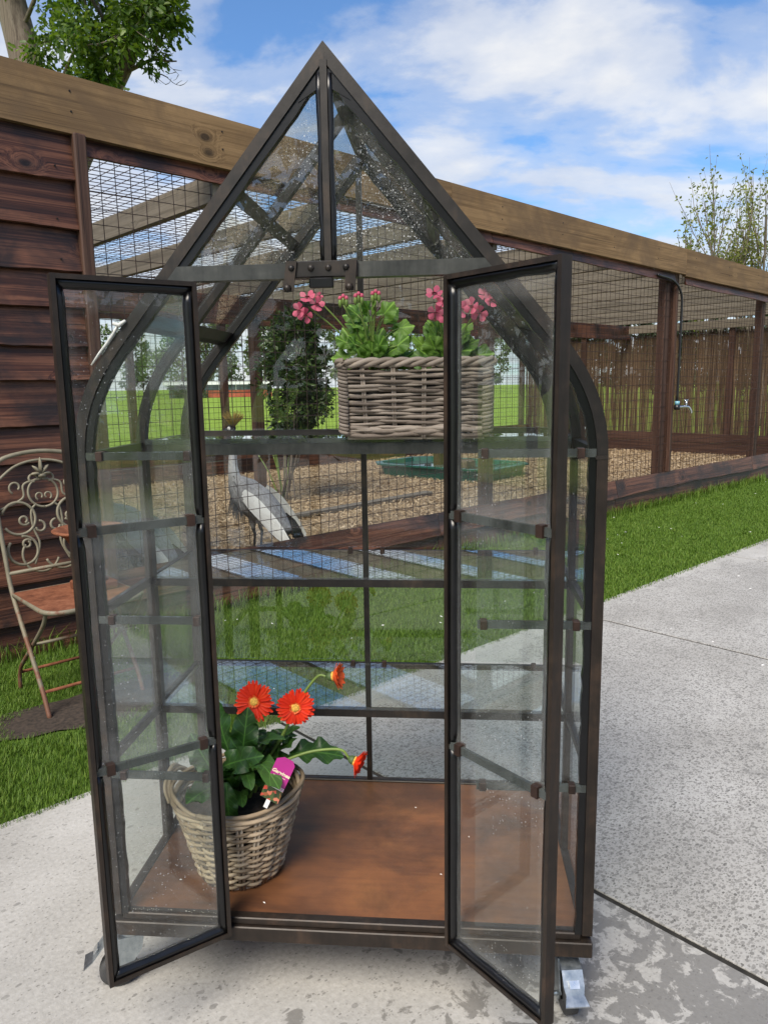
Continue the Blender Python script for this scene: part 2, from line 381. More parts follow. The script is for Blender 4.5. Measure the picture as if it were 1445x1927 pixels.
# concrete path: base and cast slabs with open joints
m, n, out = new_mat('concrete'); c = objcoord(n, False)
base = n.ramp(n.math('ADD', n.math('MULTIPLY', n.noise(c, 2.2, 6, .6), .55), n.math('MULTIPLY', n.noise(c, 90, 3, .6), .45)), [(.34,(.29,.282,.262)), (.52,(.395,.385,.36)), (.68,(.48,.47,.445))])
def pits(scale, thr, size):
    v = n.new('ShaderNodeTexVoronoi', {'Vector': n.new('ShaderNodeVectorMath', {0: n.mapping(c, (1,1.5,1)), 1: n.new('ShaderNodeVectorMath', {0: n.new('ShaderNodeTexNoise', {'Vector': c, 'Scale': scale*1.2, 'Detail': 3}).outputs['Color'], 'Scale': .7/scale}, operation='SCALE').outputs[0]}, operation='ADD').outputs[0], 'Scale': scale})
    sc = n.new('ShaderNodeSeparateColor', {0: v.outputs['Color']})
    r_ = n.math('MULTIPLY', sc.outputs[1], size)
    return n.math('MULTIPLY', n.math('GREATER_THAN', sc.outputs[0], thr), n.math('MULTIPLY', n.math('SMOOTHSTEP' if False else 'LESS_THAN', v.outputs[0], r_), n.math('ADD', .35, n.math('MULTIPLY', sc.outputs[2], .65))))
sxy = n.new('ShaderNodeSeparateXYZ', {0: c})
rightness = n.math('ADD', n.math('MULTIPLY', sxy.outputs[0], .28), n.math('MULTIPLY', n.noise(c, 1.1, 3), .5))
front = n.math('LESS_THAN', sxy.outputs[0], -1.59)                      # the slab the cabinet stands on dried differently
dn = n.math('ADD', n.math('MULTIPLY', sxy.outputs[1], -1.0), n.math('MULTIPLY', n.math('SUBTRACT', n.noise(c, 1.6, 4), .5), 1.3))
many = n.math('MULTIPLY', n.ramp(n.math('MULTIPLY', dn, .2), [(.30, .25), (.48, 1.0)]), n.math('SUBTRACT', 1.0, n.math('MULTIPLY', front, .9)))
p1 = pits(74, .10, .60); p2 = pits(125, .05, .62); p3 = pits(36, .66, .34); p4 = pits(110, .6, .42)
thr = n.math('GREATER_THAN', n.math('ADD', n.math('MULTIPLY', many, .75), n.math('MULTIPLY', n.noise(c, 7, 4, .6), .6)), .56)
pt = n.math('MAXIMUM', n.math('MULTIPLY', n.math('MAXIMUM', p1, n.math('MULTIPLY', p2, .85)), thr), n.math('MAXIMUM', n.math('MULTIPLY', p3, .8), n.math('MULTIPLY', p4, .85)))
colr = n.mix(n.math('MULTIPLY', pt, .95), base, (.085,.082,.075))
# damp stains on the front slab: blotchy, drying from the edges
wz = n.noise(c, 17, 7, .66, .4); dist_w = n.math('SUBTRACT', 1.0, n.math('MULTIPLY', n.new('ShaderNodeVectorMath', {0: c, 1: (-1.85, -3.72, 0)}, operation='DISTANCE').outputs['Value'], 1.15))
wet = n.math('MULTIPLY', n.ramp(n.math('ADD', n.math('MULTIPLY', wz, 1.15), n.math('MULTIPLY', dist_w, .30)), [(.60, 0.0), (.645, 1.0)]), front)
wet2 = n.ramp(n.math('ADD', n.noise(c, 9, 6, .6), n.math('MULTIPLY', n.math('SUBTRACT', .5, n.math('MULTIPLY', n.new('ShaderNodeVectorMath', {0: c, 1: (-.62, -3.3, 0)}, operation='DISTANCE').outputs['Value'], .9)), .25)), [(.62, 0.0), (.68, .45)])
wet = n.math('MAXIMUM', wet, wet2)
colr = n.mix(n.math('MULTIPLY', wet, .72), colr, (.125,.12,.11))
soft = n.ramp(n.noise(c, 3.0, 5, .6), [(.35, .0), (.7, .28)]); colr = n.mix(soft, colr, (.22,.21,.19))
finish(n, out, colr, n.math('SUBTRACT', .82, n.math('MULTIPLY', wet, .3)), bump=n.math('SUBTRACT', n.noise(c, 120, 3), pt), bstr=.35, bdist=.003, spec=.35)
M['concrete'] = m
M['joint'] = plain('joint', (.02,.018,.014), .95, 0, .3, 40)
path = tag(MB().box((-13.7,-9,-.12),(14.5,-1.515,-.0035)).build('concrete_path', M['joint']), 'pale pitted concrete path laid in large slabs', kind='structure')
path.location = F0; path.rotation_euler = (0,0,ROT)
for k in range(-7, 7):
    s0 = .41+2.0*k
    sl = MB(); g = .0085
    for dd in ((-1.5,-4.6),(-4.6,-8.9)):
        sl = MB(); sl.bbox((s0+g, dd[0]-g*(dd[0]!=-1.5), -.10), (s0+2.0-g, dd[1]+g, .0), .0012)
        sl.build('slab', M['concrete'], path)

# soil patch under the chair
a = np.linspace(0, 2*np.pi, 28, endpoint=False)
pr = .36*(1+.12*np.sin(3*a)+.1*np.cos(5*a+1)+.05*rng.standard_normal(28))
so = MB(); cx, cy = -2.02, -.86
so.add([(cx+1.25*r_*math.cos(q), cy+.55*r_*math.sin(q), .004) for r_, q in zip(pr, a)] + [(cx, cy, .012)], [(i, (i+1)%28, 28) for i in range(28)])
so = so.build('soil', M['soil'], smooth=True); so.location = F0; so.rotation_euler = (0,0,ROT); tag(so, 'bare dark soil patch in the grass under the chair', kind='structure')

# grass blades
def grass(n_blades, region, hmin, hmax, wd, name, label, keep):
    s_, d_ = region(n_blades); k = keep(s_, d_); s_, d_ = s_[k], d_[k]; nb = len(s_)
    base = F0[None,:] + s_[:,None]*T + d_[:,None]*N; base[:,2] = -.004
    az = rng.uniform(0, 2*np.pi, nb); h = rng.uniform(hmin, hmax, nb)*(.75+.5*rng.random(nb)); lean = rng.uniform(.1, 1.0, nb)*h
    side = np.stack([np.cos(az), np.sin(az), 0*az], 1); bend = np.stack([-np.sin(az), np.cos(az), 0*az], 1)
    w_ = wd*rng.uniform(.7, 1.3, nb)
    p0 = base - side*w_[:,None]/2; p1 = base + side*w_[:,None]/2
    mid = base + bend*(lean*.3)[:,None] + np.array([0,0,1])*(h*.6)[:,None]
    p2 = mid + side*w_[:,None]*.4; p3 = mid - side*w_[:,None]*.4
    tip = base + bend*lean[:,None] + np.array([0,0,1])*h[:,None]
    V = np.stack([p0,p1,p2,p3,tip],1).reshape(-1,3); i = np.arange(nb)[:,None]*5
    F = np.concatenate([i+np.array([[0,1,2]]), i+np.array([[0,2,3]]), i+np.array([[3,2,4]])])
    o = fast_obj(name, V, F, M['grass']); return tag(o, label, kind='stuff')
def keep_lawn(s_, d_):
    on = ((s_-cx)/.46)**2+((d_-cy)/.2)**2 > rng.uniform(.55, 1.35, len(s_))
    clump = np.sin(s_*9+np.sin(d_*7)*2)*np.sin(d_*11+np.cos(s_*5)*2)
    edge = np.clip((d_+1.56)/.10, .12, 1)*(1-.45*(np.sin(s_*2.3)*np.sin(s_*5.1+d_*4) > .55))
    return on & (rng.random(len(s_)) < (.8+.25*clump)*edge)
grass(300000, lambda k: (rng.uniform(-3.2, .6, k), -1.53+1.5*rng.random(k)), .013, .027, .0022, 'grass', 'short green lawn grass left of and behind the greenhouse', keep_lawn)
grass(300000, lambda k: (.6+8.6*rng.random(k)**1.25, -1.54+1.51*rng.random(k)), .013, .025, .0036, 'grass', 'short green lawn grass along the pen right of the greenhouse', keep_lawn)
grass(5000, lambda k: (rng.uniform(-3.2, 7, k), -.03-np.abs(rng.normal(0,.035,k))), .06, .12, .004, 'grass', 'longer tufts of grass growing along the foot of the boards', lambda s_, d_: np.ones(len(s_), bool))

# straw in the pen
def chips(nc, region, ln, wd, z):
    s_, d_ = region(nc); c0 = np.stack([s_, d_, z+rng.uniform(.002,.03,nc)],1)
    az = rng.uniform(0,2*np.pi,nc); tl = rng.normal(0,.3,nc); l_ = ln*rng.uniform(.4,1.4,nc); w_ = wd*rng.uniform(.5,1.5,nc)
    u_ = np.stack([np.cos(az)*np.cos(tl), np.sin(az)*np.cos(tl), np.sin(tl)],1)*l_[:,None]/2; v_ = np.stack([-np.sin(az), np.cos(az), rng.normal(0,.4,nc)],1)*w_[:,None]/2
    V = np.stack([c0-u_-v_, c0+u_-v_, c0+u_+v_, c0-u_+v_],1).reshape(-1,3); return V, np.arange(nc)[:,None]*4+np.array([[0,1,2,3]])
V1, F1 = chips(110000, lambda k: (rng.uniform(-1.6,10,k), .05+5.9*rng.random(k)**1.4), .055, .0065, 0)
st = fast_obj('straw', V1, F1, M['straw']); st.location = F0; st.rotation_euler = (0,0,ROT); tag(st, 'loose straw and wood chips scattered over the pen floor', kind='stuff')
gp = grass(3500, lambda k: (rng.normal(.55,.35,k), .12+np.abs(rng.normal(0,.12,k))), .03, .07, .005, 'grass', 'patch of short grass inside the pen along its front board', lambda s_, d_: d_ > .05)

# ------------------------------------------------------------------ bird pen (aviary)
av = thing('bird_pen', 'long open sided timber and wire mesh bird pen with pale top beam', 'aviary', F0, ROT)
SL = -.021                                                        # the beam drops slightly to the right
def zt_(s): return 2.694 + SL*s
def board(mb, s0, s1, top, bot, d0=-.032, wav=.010, nseg=None, th=.026, seed=0):
    """a waney-edged board: straight top, uneven lower edge that stands proud"""
    nseg = nseg or max(6, int((s1-s0)/.07)); r_ = np.random.default_rng(seed+int((s0+20)*100)); ss = np.linspace(s0, s1, nseg+1)
    wv = np.cumsum(r_.normal(0, wav*.22, nseg+1)); wv -= np.linspace(wv[0], wv[-1], nseg+1); wv = np.convolve(np.pad(wv,3,'edge'), np.ones(7)/7, 'valid') + r_.normal(0, wav*.12, nseg+1)
    V = []
    for s_, q in zip(ss, wv):
        zb_ = bot(s_)+q; zt2 = top(s_)
        V += [(s_, -.006, zt2), (s_, d0, zb_+.004), (s_, d0+.006, zb_), (s_, -.004, zb_+.004)]
    F = []
    for i in range(nseg):
        for q in range(4): F.append((i*4+q, i*4+(q+1)%4, (i+1)*4+(q+1)%4, (i+1)*4+q))
    F += [(3,2,1,0), tuple(nseg*4+q for q in range(4))]
    return mb.add(V, F)
# beam in lengths
for s0, s1 in ((-8.5,-3.904), (-3.9, 1.02), (1.024, 4.57), (4.574, 10.3)):
    mb = MB(); V = []; F = []; d0, d1 = -.045, .0
    mb.add([(s0,d0,zt_(s0)-.265),(s1,d0,zt_(s1)-.25),(s1,d1,zt_(s1)-.25),(s0,d1,zt_(s0)-.265),(s0,d0,zt_(s0)),(s1,d0,zt_(s1)),(s1,d1,zt_(s1)),(s0,d1,zt_(s0))], BOXF)
    mb.build('beam', M['beam'], av)
# dark rail under the beam, waney
for s0, s1 in ((-1.56, 1.5), (1.505, 4.4), (4.62, 10.0)):
    board(MB(), s0, s1, lambda s: zt_(s)-.255, lambda s: zt_(s)-.345, -.03, .008, seed=3).build('rail', M['brown_x'], av)
# planks at the foot of the pen
for s0, s1 in ((-1.56, .9), (.905, 3.4), (3.405, 6.6), (6.605, 10)):
    board(MB(), s0, s1, lambda s: .335, lambda s: .165, -.045, .012, seed=5).build('plank', M['brown_x'], av)
    board(MB(), s0, s1, lambda s: .195, lambda s: .02, -.032, .010, seed=6).build('plank', M['brown_x'], av)
# front posts
for s in (1.53, 4.32, 4.50, 6.75, 9.95):
    MB().bbox((s-.055,.012,0),(s+.045,.09,2.42)).build('post', M['brown_z'], av)
MB().bbox((4.42,-.03,.335),(4.46,.01,2.25)).build('batten', M['brown_z'], av)
MB().bbox((-1.63,-.062,.0),(-1.57,.02,2.475),.006).build('batten', M['brown_z'], av)
# joists and inner header on posts
for k in range(-1, 13):
    s = -.02+.8*k+.02*math.sin(k*2.1)
    MB().bbox((s-.024,.0,2.285),(s+.024,6.05,2.43),.004).build('joist', M['joist'], av)
for s0, s1 in ((-1.6,1.8),(1.805,5.6),(5.605,10)):
    MB().bbox((s0,3.62,2.03),(s1,3.665,2.28),.004).build('header', M['brown_x'], av)
for s in (-1.5, 1.82, 4.9, 7.6):
    MB().bbox((s-.05,3.67,0),(s+.06,3.78,2.28)).build('post', M['brown_z'], av)
for k in range(9):
    s = -1.5+1.42*k
    MB().bbox((s-.045,5.94,0),(s+.045,6.03,2.28)).build('post', M['brown_z'], av)
MB().bbox((-1.6,5.93,2.18),(10,5.975,2.30)).build('header', M['brown_x'], av)
for s0, s1 in ((-1.6,2.8),(2.805,6.4),(6.405,10)):
    MB().bbox((s0,5.89,.0),(s1,5.93,.22)).build('plank', M['brown_x'], av); MB().bbox((s0,5.885,.225),(s1,5.928,.42)).build('plank', M['brown_x'], av)
# end wall frame: boards and posts at s = 10
for d0, d1 in ((.1, 3.0), (3.005, 5.88)):
    MB().bbox((9.92,d0,.0),(9.96,d1,.2)).build('plank', M['brown_y'], av)
    MB().bbox((9.925,d0,.205),(9.962,d1,.36)).build('plank', M['brown_y'], av)
    MB().bbox((9.93,d0,2.14),(9.97,d1,2.28)).build('header', M['joist'], av)
for d in (1.75, 4.6): MB().bbox((9.97,d-.05,0),(10.05,d+.05,2.28)).build('post', M['brown_z'], av)
# left end of the pen: boarded partition to the shed
for k in range(12):
    MB().bbox((-1.70,.1,.2*k+.003),(-1.66,5.9,.2*k+.197)).build('plank', M['brown_y'], av)
# welded mesh, one sheet per face
def mesh_sheet(o, u, v, nu, nv, nrm, r_=.0025, wob=.004):
    o,u,v,nrm = (np.array(q, float) for q in (o,u,v,nrm)); Vs = []; Fs = []; cnt = 0
    ul, vl = u/np.linalg.norm(u), v/np.linalg.norm(v)
    def wire(p, e, side, off):
        nonlocal cnt
        nn = 7; t_ = np.linspace(0,1,nn)[:,None]; wv = rng.normal(0, wob, (nn,1)); wv2 = rng.normal(0, wob*.6, (nn,1))
        P = p + t_*e + side*wv + nrm*(off+wv2)
        ring = [side*r_*math.cos(q)+nrm*r_*math.sin(q) for q in (0, 2.094, 4.189)]
        Vs.append(np.concatenate([P+q for q in ring])); F = []
        for k in range(3):
            for i in range(nn-1): F.append((cnt+k*nn+i, cnt+k*nn+i+1, cnt+((k+1)%3)*nn+i+1, cnt+((k+1)%3)*nn+i))
        Fs.extend(F); cnt += 3*nn
    for i in range(nu+1): wire(o+u*i/nu, v, ul, .0)
    for j in range(nv+1): wire(o+v*j/nv, u, vl, .004)
    return np.concatenate(Vs), np.array(Fs)
def mesh_obj(*a, **k):
    V_, F_ = mesh_sheet(*a, **k); o = fast_obj('wire_mesh', V_, F_, M['wire'], av); o['kind'] = 'stuff'; return o
for s0, s1 in ((-1.56, 1.5), (1.5, 4.44), (4.44, 10)):
    mesh_obj((s0,.008,.33), (s1-s0,0,0), (0,0,2.06), round((s1-s0)/.076), 27, (0,1,0))
mesh_obj((-1.6,0,2.436), (11.6,0,0), (0,6.0,0), 153, 79, (0,0,1), r_=.0027)
mesh_obj((-1.6,5.985,.4), (11.6,0,0), (0,0,1.85), 153, 25, (0,1,0))
# reed screen on the end wall
nc = 2600; dd = np.sort(rng.uniform(.05, 6.0, nc)); Vs = []; cr = MB()
for q in dd:
    h = 2.10+rng.normal(0,.03); l1, l2 = rng.normal(0,.012,2); b1 = rng.normal(0,.006); rr_ = rng.uniform(.0018,.0036)
    cr.tube([(10.03+rng.normal(0,.012), q, .05), (10.02+b1, q+l1*.5, 1.0), (10.02+rng.normal(0,.004), q+l1+l2, h)], rr_, 4, cap=False)
for z in (.3,.75,1.2,1.65,2.05): cr.tube([(10.008,.05,z),(10.008,3,z+.01),(10.008,6,z)], .0022, 4)
rs = cr.build('reed_screen', M['cane']); rs.location = F0; rs.rotation_euler = (0,0,ROT)
tag(rs, 'brown reed screening fixed upright across the far end of the pen', 'screen')

# ------------------------------------------------------------------ shed wall at the left
sh = thing('timber_shed', 'shed wall clad in dark brown waney edged boards', 'shed', F0, ROT)
zs = [2.46, 2.264, 2.038, 1.846, 1.676, 1.492, 1.331, 1.123, .945, .735, .56, .36, .15, .0]
for i in range(len(zs)-1):
    zt2, zb2 = zs[i], zs[i+1]
    board(MB(), -8.5, -1.6, lambda s: zt2+.035, lambda s: zb2-.004, -.046, .013, nseg=130, seed=20+i).build('plank', M['brown_x'], sh)
MB().box((-8.5,.02,0),(-1.72,.06,2.42)).build('wall', M['brown_z'], sh)

nl = MB()
for i in range(len(zs)-1):
    for s_ in (-1.72, -2.28, -2.9, -3.5):
        z_ = zs[i+1]+.045+.012*math.sin(i*3.1+s_*7); nl.tube([(s_+.01*math.sin(i*5), -.0455, z_), (s_+.01*math.sin(i*5), -.038, z_)], .0042, 6)
nl.build('nails', plain('nail_head', (.02,.018,.016), .5, .5), sh, kind='stuff')
nl = MB()
for k in range(-4, 13):
    for z_ in (.07, .16):
        s_ = -.02+.8*k; nl.tube([(s_+.006*math.sin(k*4), -.0475, zt_(s_)-z_), (s_+.006*math.sin(k*4), -.04, zt_(s_)-z_)], .005, 6)
nl.build('nails', bpy.data.materials['nail_head'], av, kind='stuff')

# ------------------------------------------------------------------ greenhouse
GX, GY = .4948, .298
gh = thing('display_greenhouse', 'tall gabled glass display cabinet in dark metal with both doors open', 'greenhouse', (GX, GY, 0))
OFF = (GX, GY, 0)
def G(mb, name, mat, parent=None, smooth=False, **k): return mb.build(name, mat, parent or gh, smooth, OFF, **k)
WX, D, ZB, ZE, ZA, ZT = .9896, .596, .19, 1.15, 1.857, 1.468
HL, HR = .247, .7155
AX = .4955
ctrl = bez((0,ZE),(0,1.262),(.083,1.362),9)
left_prof = [(0,ZB)] + [tuple(p) for p in ctrl] + [(AX,ZA)]           # outer outline, left half
def offset_prof(pts, d):
    """inward offset of the left outline (towards +x, down)"""
    P = np.array(pts, float); out = []
    for i in range(len(P)):
        a = P[i]-P[i-1] if i > 0 else P[1]-P[0]; b = P[i+1]-P[i] if i < len(P)-1 else P[-1]-P[-2]
        a = a/np.linalg.norm(a); b = b/np.linalg.norm(b); na = np.array([a[1],-a[0]]); nb = np.array([b[1],-b[0]])
        m_ = na+nb; m_ /= np.linalg.norm(m_); out.append(P[i]+m_*d/max(.3, m_@na))
    out = np.array(out)
    # end on the ridge line
    a = out[-1]-out[-2]; t_ = (AX-out[-2][0])/a[0]; out[-1] = out[-2]+a*t_
    return out
def mir(P): P = np.array(P, float).copy(); P[:,0] = 2*AX-P[:,0]; return P
def strip(mb, A, B, y0, y1, sl=slice(None), mirror=False, jit=0.0):
    """solid between two outlines A and B from y0 to y1"""
    A = np.array(A)[sl]; B = np.array(B)[sl].copy()
    if jit: B = B + rng.normal(0, jit, B.shape)
    if mirror: A, B = mir(A), mir(B)
    n_ = len(A); V = []
    for i in range(n_): V += [(A[i][0],y0,A[i][1]),(B[i][0],y0,B[i][1]),(B[i][0],y1,B[i][1]),(A[i][0],y1,A[i][1])]
    F = [(i*4+q, i*4+(q+1)%4, i*4+4+(q+1)%4, i*4+4+q) for i in range(n_-1) for q in range(4)]
    F += [(3,2,1,0), tuple((n_-1)*4+q for q in range(4))]
    return mb.add(V, F)
def dense(pts, step=.02):
    P = np.array(pts, float); out = [P[0]]
    for a_, b_ in zip(P[:-1], P[1:]):
        k = max(1, int(np.linalg.norm(b_-a_)/step))
        for q in range(1, k+1): out.append(a_+(b_-a_)*q/k)
    return np.array(out)
O0 = np.array(left_prof); O20 = offset_prof(left_prof, .020)
PD = dense(left_prof); P18 = offset_prof(PD, .0195); P33 = offset_prof(PD, .034); P03 = offset_prof(PD, .0035)
for y0, y1, nm in ((0,.022,'front'),(D/2-.011,D/2+.011,'mid'),(D-.022,D,'rear')):
    for mi in (False, True):
        G(strip(MB(), O0, O20, y0, y1, slice(0,2), mi), 'post', M['frame_brown'])
        G(strip(MB(), O0, O20, y0+.0005, y1-.0005, slice(1,None), mi), 'rafter', M['frame'])
        if nm != 'mid':
            ya, yb = (y0+.004, y1-.003) if nm == 'front' else (y0+.003, y1-.004)
            G(strip(MB(), P18, P33, ya, yb, slice(None), mi, .0008), 'sealant', M['sealant'], smooth=False)
# weld seam bead between post and rafter, ridge, purlins, side rails
for x in (0, WX-.02): G(MB().box((x-.001,-.001,ZE-.006),(x+.021,.023,ZE+.001)), 'weld', M['frame'])
G(MB().prism([(AX,.022,ZA-.001),(AX-.016,.022,ZA-.021),(AX,.022,ZA-.038),(AX+.016,.022,ZA-.021)], (0,D-.044,0)), 'ridge', M['frame'])
def on_prof(zv, off):
    P = offset_prof(PD, off); i = np.argmin(np.abs(P[:,1]-zv)); return P[i]
def purlin(zv, mi):
    p = on_prof(zv, .004); q = on_prof(zv, .018); d_ = np.array([.643,.766])*.028
    poly = [(p[0],.022,p[1]),(p[0]+d_[0],.022,p[1]+d_[1]),(q[0]+d_[0],.022,q[1]+d_[1]),(q[0],.022,q[1])]
    if mi: poly = [(2*AX-a[0],a[1],a[2]) for a in poly]
    return MB().prism(poly, (0,D-.044,0))
for mi in (False, True):
    for zv in (1.615, 1.395): G(purlin(zv, mi), 'purlin', M['frame'])
Z1, Z2, Z3 = 1.157, .844, .529
for zv in (Z1, Z2, Z3):
    for x0, x1 in ((.003,.017),(WX-.017,WX-.003)): G(MB().box((x0,.022,zv-.013),(x1,D-.022,zv+.004)), 'side_rail', M['frame'])
# front bar, jambs and gable mullion
zi = 1.5
xi = np.interp(ZT, P18[:,1], P18[:,0]) if False else .19
def xin(zv, off=.02):
    P = offset_prof(PD, off); return float(np.interp(zv, P[:,1], P[:,0]))
G(MB().prism([(xin(ZT+.002)+.001,-.004,ZT+.002),(2*AX-xin(ZT+.002)-.001,-.004,ZT+.002),(2*AX-xin(ZT+.028)-.001,-.004,ZT+.028),(xin(ZT+.028)+.001,-.004,ZT+.028)], (0,.024,0)), 'front_bar', M['grey_bar'])
for x0 in (HL-.014, HR-.001): G(MB().box((x0,.001,ZB+.002),(x0+.015,.02,ZT+.001)), 'jamb', M['frame'])
G(MB().box((AX-.006,-.002,ZT+.028),(AX+.006,.02,ZA-.03)), 'mullion', M['frame'])
for sx_ in (-1, 1):
    P = np.array([(AX+sx_*.006, 0, z_) for z_ in np.linspace(ZT+.03, ZA-.05, 12)]); mb = MB()
    mb.tube(P+np.array([sx_*.003,.006,0])+rng.normal(0,.0008,(12,3)), .0065, 6); G(mb, 'sealant', M['sealant'], smooth=True)
mb = MB(); mb.add([(AX+x_, y_, z_) for x_, z_ in ((-.045,ZA-.095),(0,ZA-.034),(.045,ZA-.095),(.012,ZA-.075),(-.012,ZA-.075)) for y_ in (.003,.016)], [(0,2,8),(2,6,8),(2,4,6),(1,9,3),(3,9,7),(3,7,5),(0,8,9,1),(8,6,7,9),(6,4,5,7)])
G(mb, 'sealant', M['sealant'])
# base tray
G(MB().bbox((-.002,-.004,.143),(WX+.002,.02,.176),.002), 'bottom_rail', M['frame_brown'])
G(MB().bbox((.02,.004,.1765),(WX-.02,.026,.192),.002), 'bottom_lip', M['frame_brown'])
G(MB().bbox((-.002,D-.02,.143),(WX+.002,D+.004,.19),.002), 'bottom_rail', M['frame_brown'])
for x0 in (0, WX-.02): G(MB().box((x0,.0205,.144),(x0+.02,D-.0205,.189)), 'bottom_rail', M['frame_brown'])
m, n, out = new_mat('tray'); c = objcoord(n, False)
f1 = n.noise(n.mapping(c, (1,2.2,1)), 3.2, 7, .62, .4); f2 = n.noise(n.mapping(c, (2.5,40,1)), 2.2, 4, .6); f3 = n.noise(c, 9, 5, .6)
ff = n.math('ADD', n.math('MULTIPLY', f1, .6), n.math('ADD', n.math('MULTIPLY', f2, .17), n.math('MULTIPLY', f3, .23)))
colr = n.ramp(ff, [(.30,(.055,.032,.021)), (.42,(.12,.052,.026)), (.52,(.19,.078,.033)), (.63,(.26,.11,.042)), (.74,(.36,.175,.07))])
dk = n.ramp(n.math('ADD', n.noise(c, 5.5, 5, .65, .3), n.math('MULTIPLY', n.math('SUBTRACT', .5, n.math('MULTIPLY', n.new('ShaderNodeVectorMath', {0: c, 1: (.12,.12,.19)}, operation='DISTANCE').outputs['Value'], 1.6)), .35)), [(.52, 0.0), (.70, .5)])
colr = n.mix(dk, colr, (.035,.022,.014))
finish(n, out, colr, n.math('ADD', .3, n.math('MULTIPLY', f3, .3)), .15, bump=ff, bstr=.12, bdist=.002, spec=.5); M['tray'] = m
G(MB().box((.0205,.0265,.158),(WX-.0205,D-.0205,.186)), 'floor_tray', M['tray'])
# front glass: fixed side lights in lapped panes, gable panes
def pane(poly, vec, mat, parent=None): return G(MB().prism(poly, vec), 'glass_pane', M[mat], parent)
GYF = .010
def xz(poly, y=GYF, th=.0035, mat='glass', parent=None): return pane([(p[0],y,p[1]) for p in poly], (0,th,0), mat, parent)
ZF = (.507, .835, 1.157)
def top_light(mi):
    P = [(HL-.015,ZF[2]+.003),(HL-.015,ZT)]; zz_ = [z_ for z_ in P18[:,1]]
    ins = [tuple(p) for p in P18 if ZF[2]+.003 < p[1] < ZT+.002 and p[0] < HL-.02]
    P = [(HL-.0155,ZF[2]+.004)] + [(HL-.0155, min(ZT, ins[-1][1]))] + ins[::-1] + [(.0195,ZF[2]+.004)]
    return mir(P) if mi else P
for mi in (False, True):
    for za_, zb_ in ((.194,ZF[0]),(ZF[0]+.002,ZF[1]),(ZF[1]+.002,ZF[2])):
        P = [(.0195,za_),(HL-.0145,za_),(HL-.0145,zb_),(.0195,zb_)]; xz(mir(P) if mi else P)
    xz(top_light(mi))
    for zv in ZF:
        P = [(.021,zv-.009),(HL-.016,zv-.009),(HL-.016,zv+.006),(.021,zv+.006)]; P = mir(P) if mi else P
        G(MB().prism([(p[0],.002,p[1]) for p in P], (0,.0075,0)), 'lap_strip', M['lap'])
        for xc in (.048, HL-.028):
            xx = 2*AX-xc if mi else xc
            G(MB().bbox((xx-.0065,-.003,zv-.0105),(xx+.0065,.0155,zv+.0075),.001), 'clip', M['clip'])
    zA = ZA-.045; P = [(xin(ZT+.03,.0195),ZT+.029),(AX-.0065,ZT+.029),(AX-.0065,zA+.004),(AX-.009,zA)]
    P = mir(P) if mi else P; xz(P, mat='glass_gable')
# rear glass, mullion and bars
G(MB().box((AX-.018,D-.018,.19),(AX-.004,D-.003,ZA-.03)), 'rear_mullion', M['frame'])
for zv in (Z1, Z2, Z3): 
    for x0, x1 in ((.0205,AX-.0185),(AX-.0035,WX-.0205)): G(MB().box((x0,D-.017,zv-.010),(x1,D-.004,zv+(.012 if zv == Z1 else .004))), 'rear_bar', M['frame'])
    for xc in (AX-.05, AX+.035, .93): G(MB().bbox((xc-.006,D-.026,zv-.006),(xc+.006,D-.0175,zv+.014),.001), 'clip', M['clip'])
yr = D-.012
for x0, x1 in ((.0195,AX-.0185),(AX-.0035,WX-.0195)):
    zl = .192
    for zv in (Z3, Z2, Z1):
        xz([(x0,zl),(x1,zl),(x1,zv-.0105),(x0,zv-.0105)], yr, .003); zl = zv+.0125
ins = [tuple(p) for p in P18 if p[1] > Z1+.013 and p[0] < AX-.025]
for mi in (False, True):
    P = [(AX-.0185,Z1+.013)]+[(AX-.0185,ins[-1][1])]+ins[::-1]+[(.0195,Z1+.013)]
    if mi: P = [(2*AX-p[0]+(0 if p[0] < AX-.02 else -.015), p[1]) for p in P]
    xz(P, yr, .003, 'glass')
# side walls: lower panes, curved eave and flat roof panes
i0 = 1; i1 = int(np.argmin(np.abs(PD[:,1]-1.395))); i2 = int(np.argmin(np.abs(PD[:,1]-1.615)))
for mi in (False, True):
    for ya, yb in ((.0225,D/2-.0115),(D/2+.0115,D-.0225)):
        zl = .192
        for zv in (Z3, Z2, Z1):
            x0, x1 = (.008,.0115) if not mi else (WX-.0115,WX-.008)
            G(MB().box((x0,ya,zl),(x1,yb,zv-.0135)), 'glass_pane', M['glass']); zl = zv+.0045
        js = int(np.argmin(np.abs(PD[:,1]-(Z1+.006))))
        for a_, b_ in ((js,i1),(i1+1,i2),(i2+2,len(PD)-2)):
            P08 = offset_prof(PD, .006); G(strip(MB(), P03, P08, ya, yb, slice(a_,b_+1), mi), 'glass_pane', M['glass_gable'] if a_ > js else M['glass'], smooth=False)
# shelves in the rear half
for zv in (Z1, Z2, Z3):
    sf = bpy.data.objects.new('shelf', None); COL.objects.link(sf); sf.parent = gh; sf.location = (0, .15, zv); o_ = (GX, GY+.15, zv)
    hb = .026 if zv == Z1 else .018
    MB().box((.0205,D/2-.010,zv-hb),(WX-.0205,D/2+.010,zv-.001)).build('shelf_bar', M['grey_bar'] if zv == Z1 else M['frame'], sf, off=o_)
    MB().box((.022,D/2-.008,zv-.0005),(WX-.022,D-.0185,zv+.0050)).build('glass_pane', M['glass_shelf'], sf, off=o_)
    if zv == Z1: MB().box((.0205,D/2-.0105,zv-.0005),(WX-.0205,D/2-.0085,zv+.010)).build('shelf_edge', M['lap'], sf, off=o_)
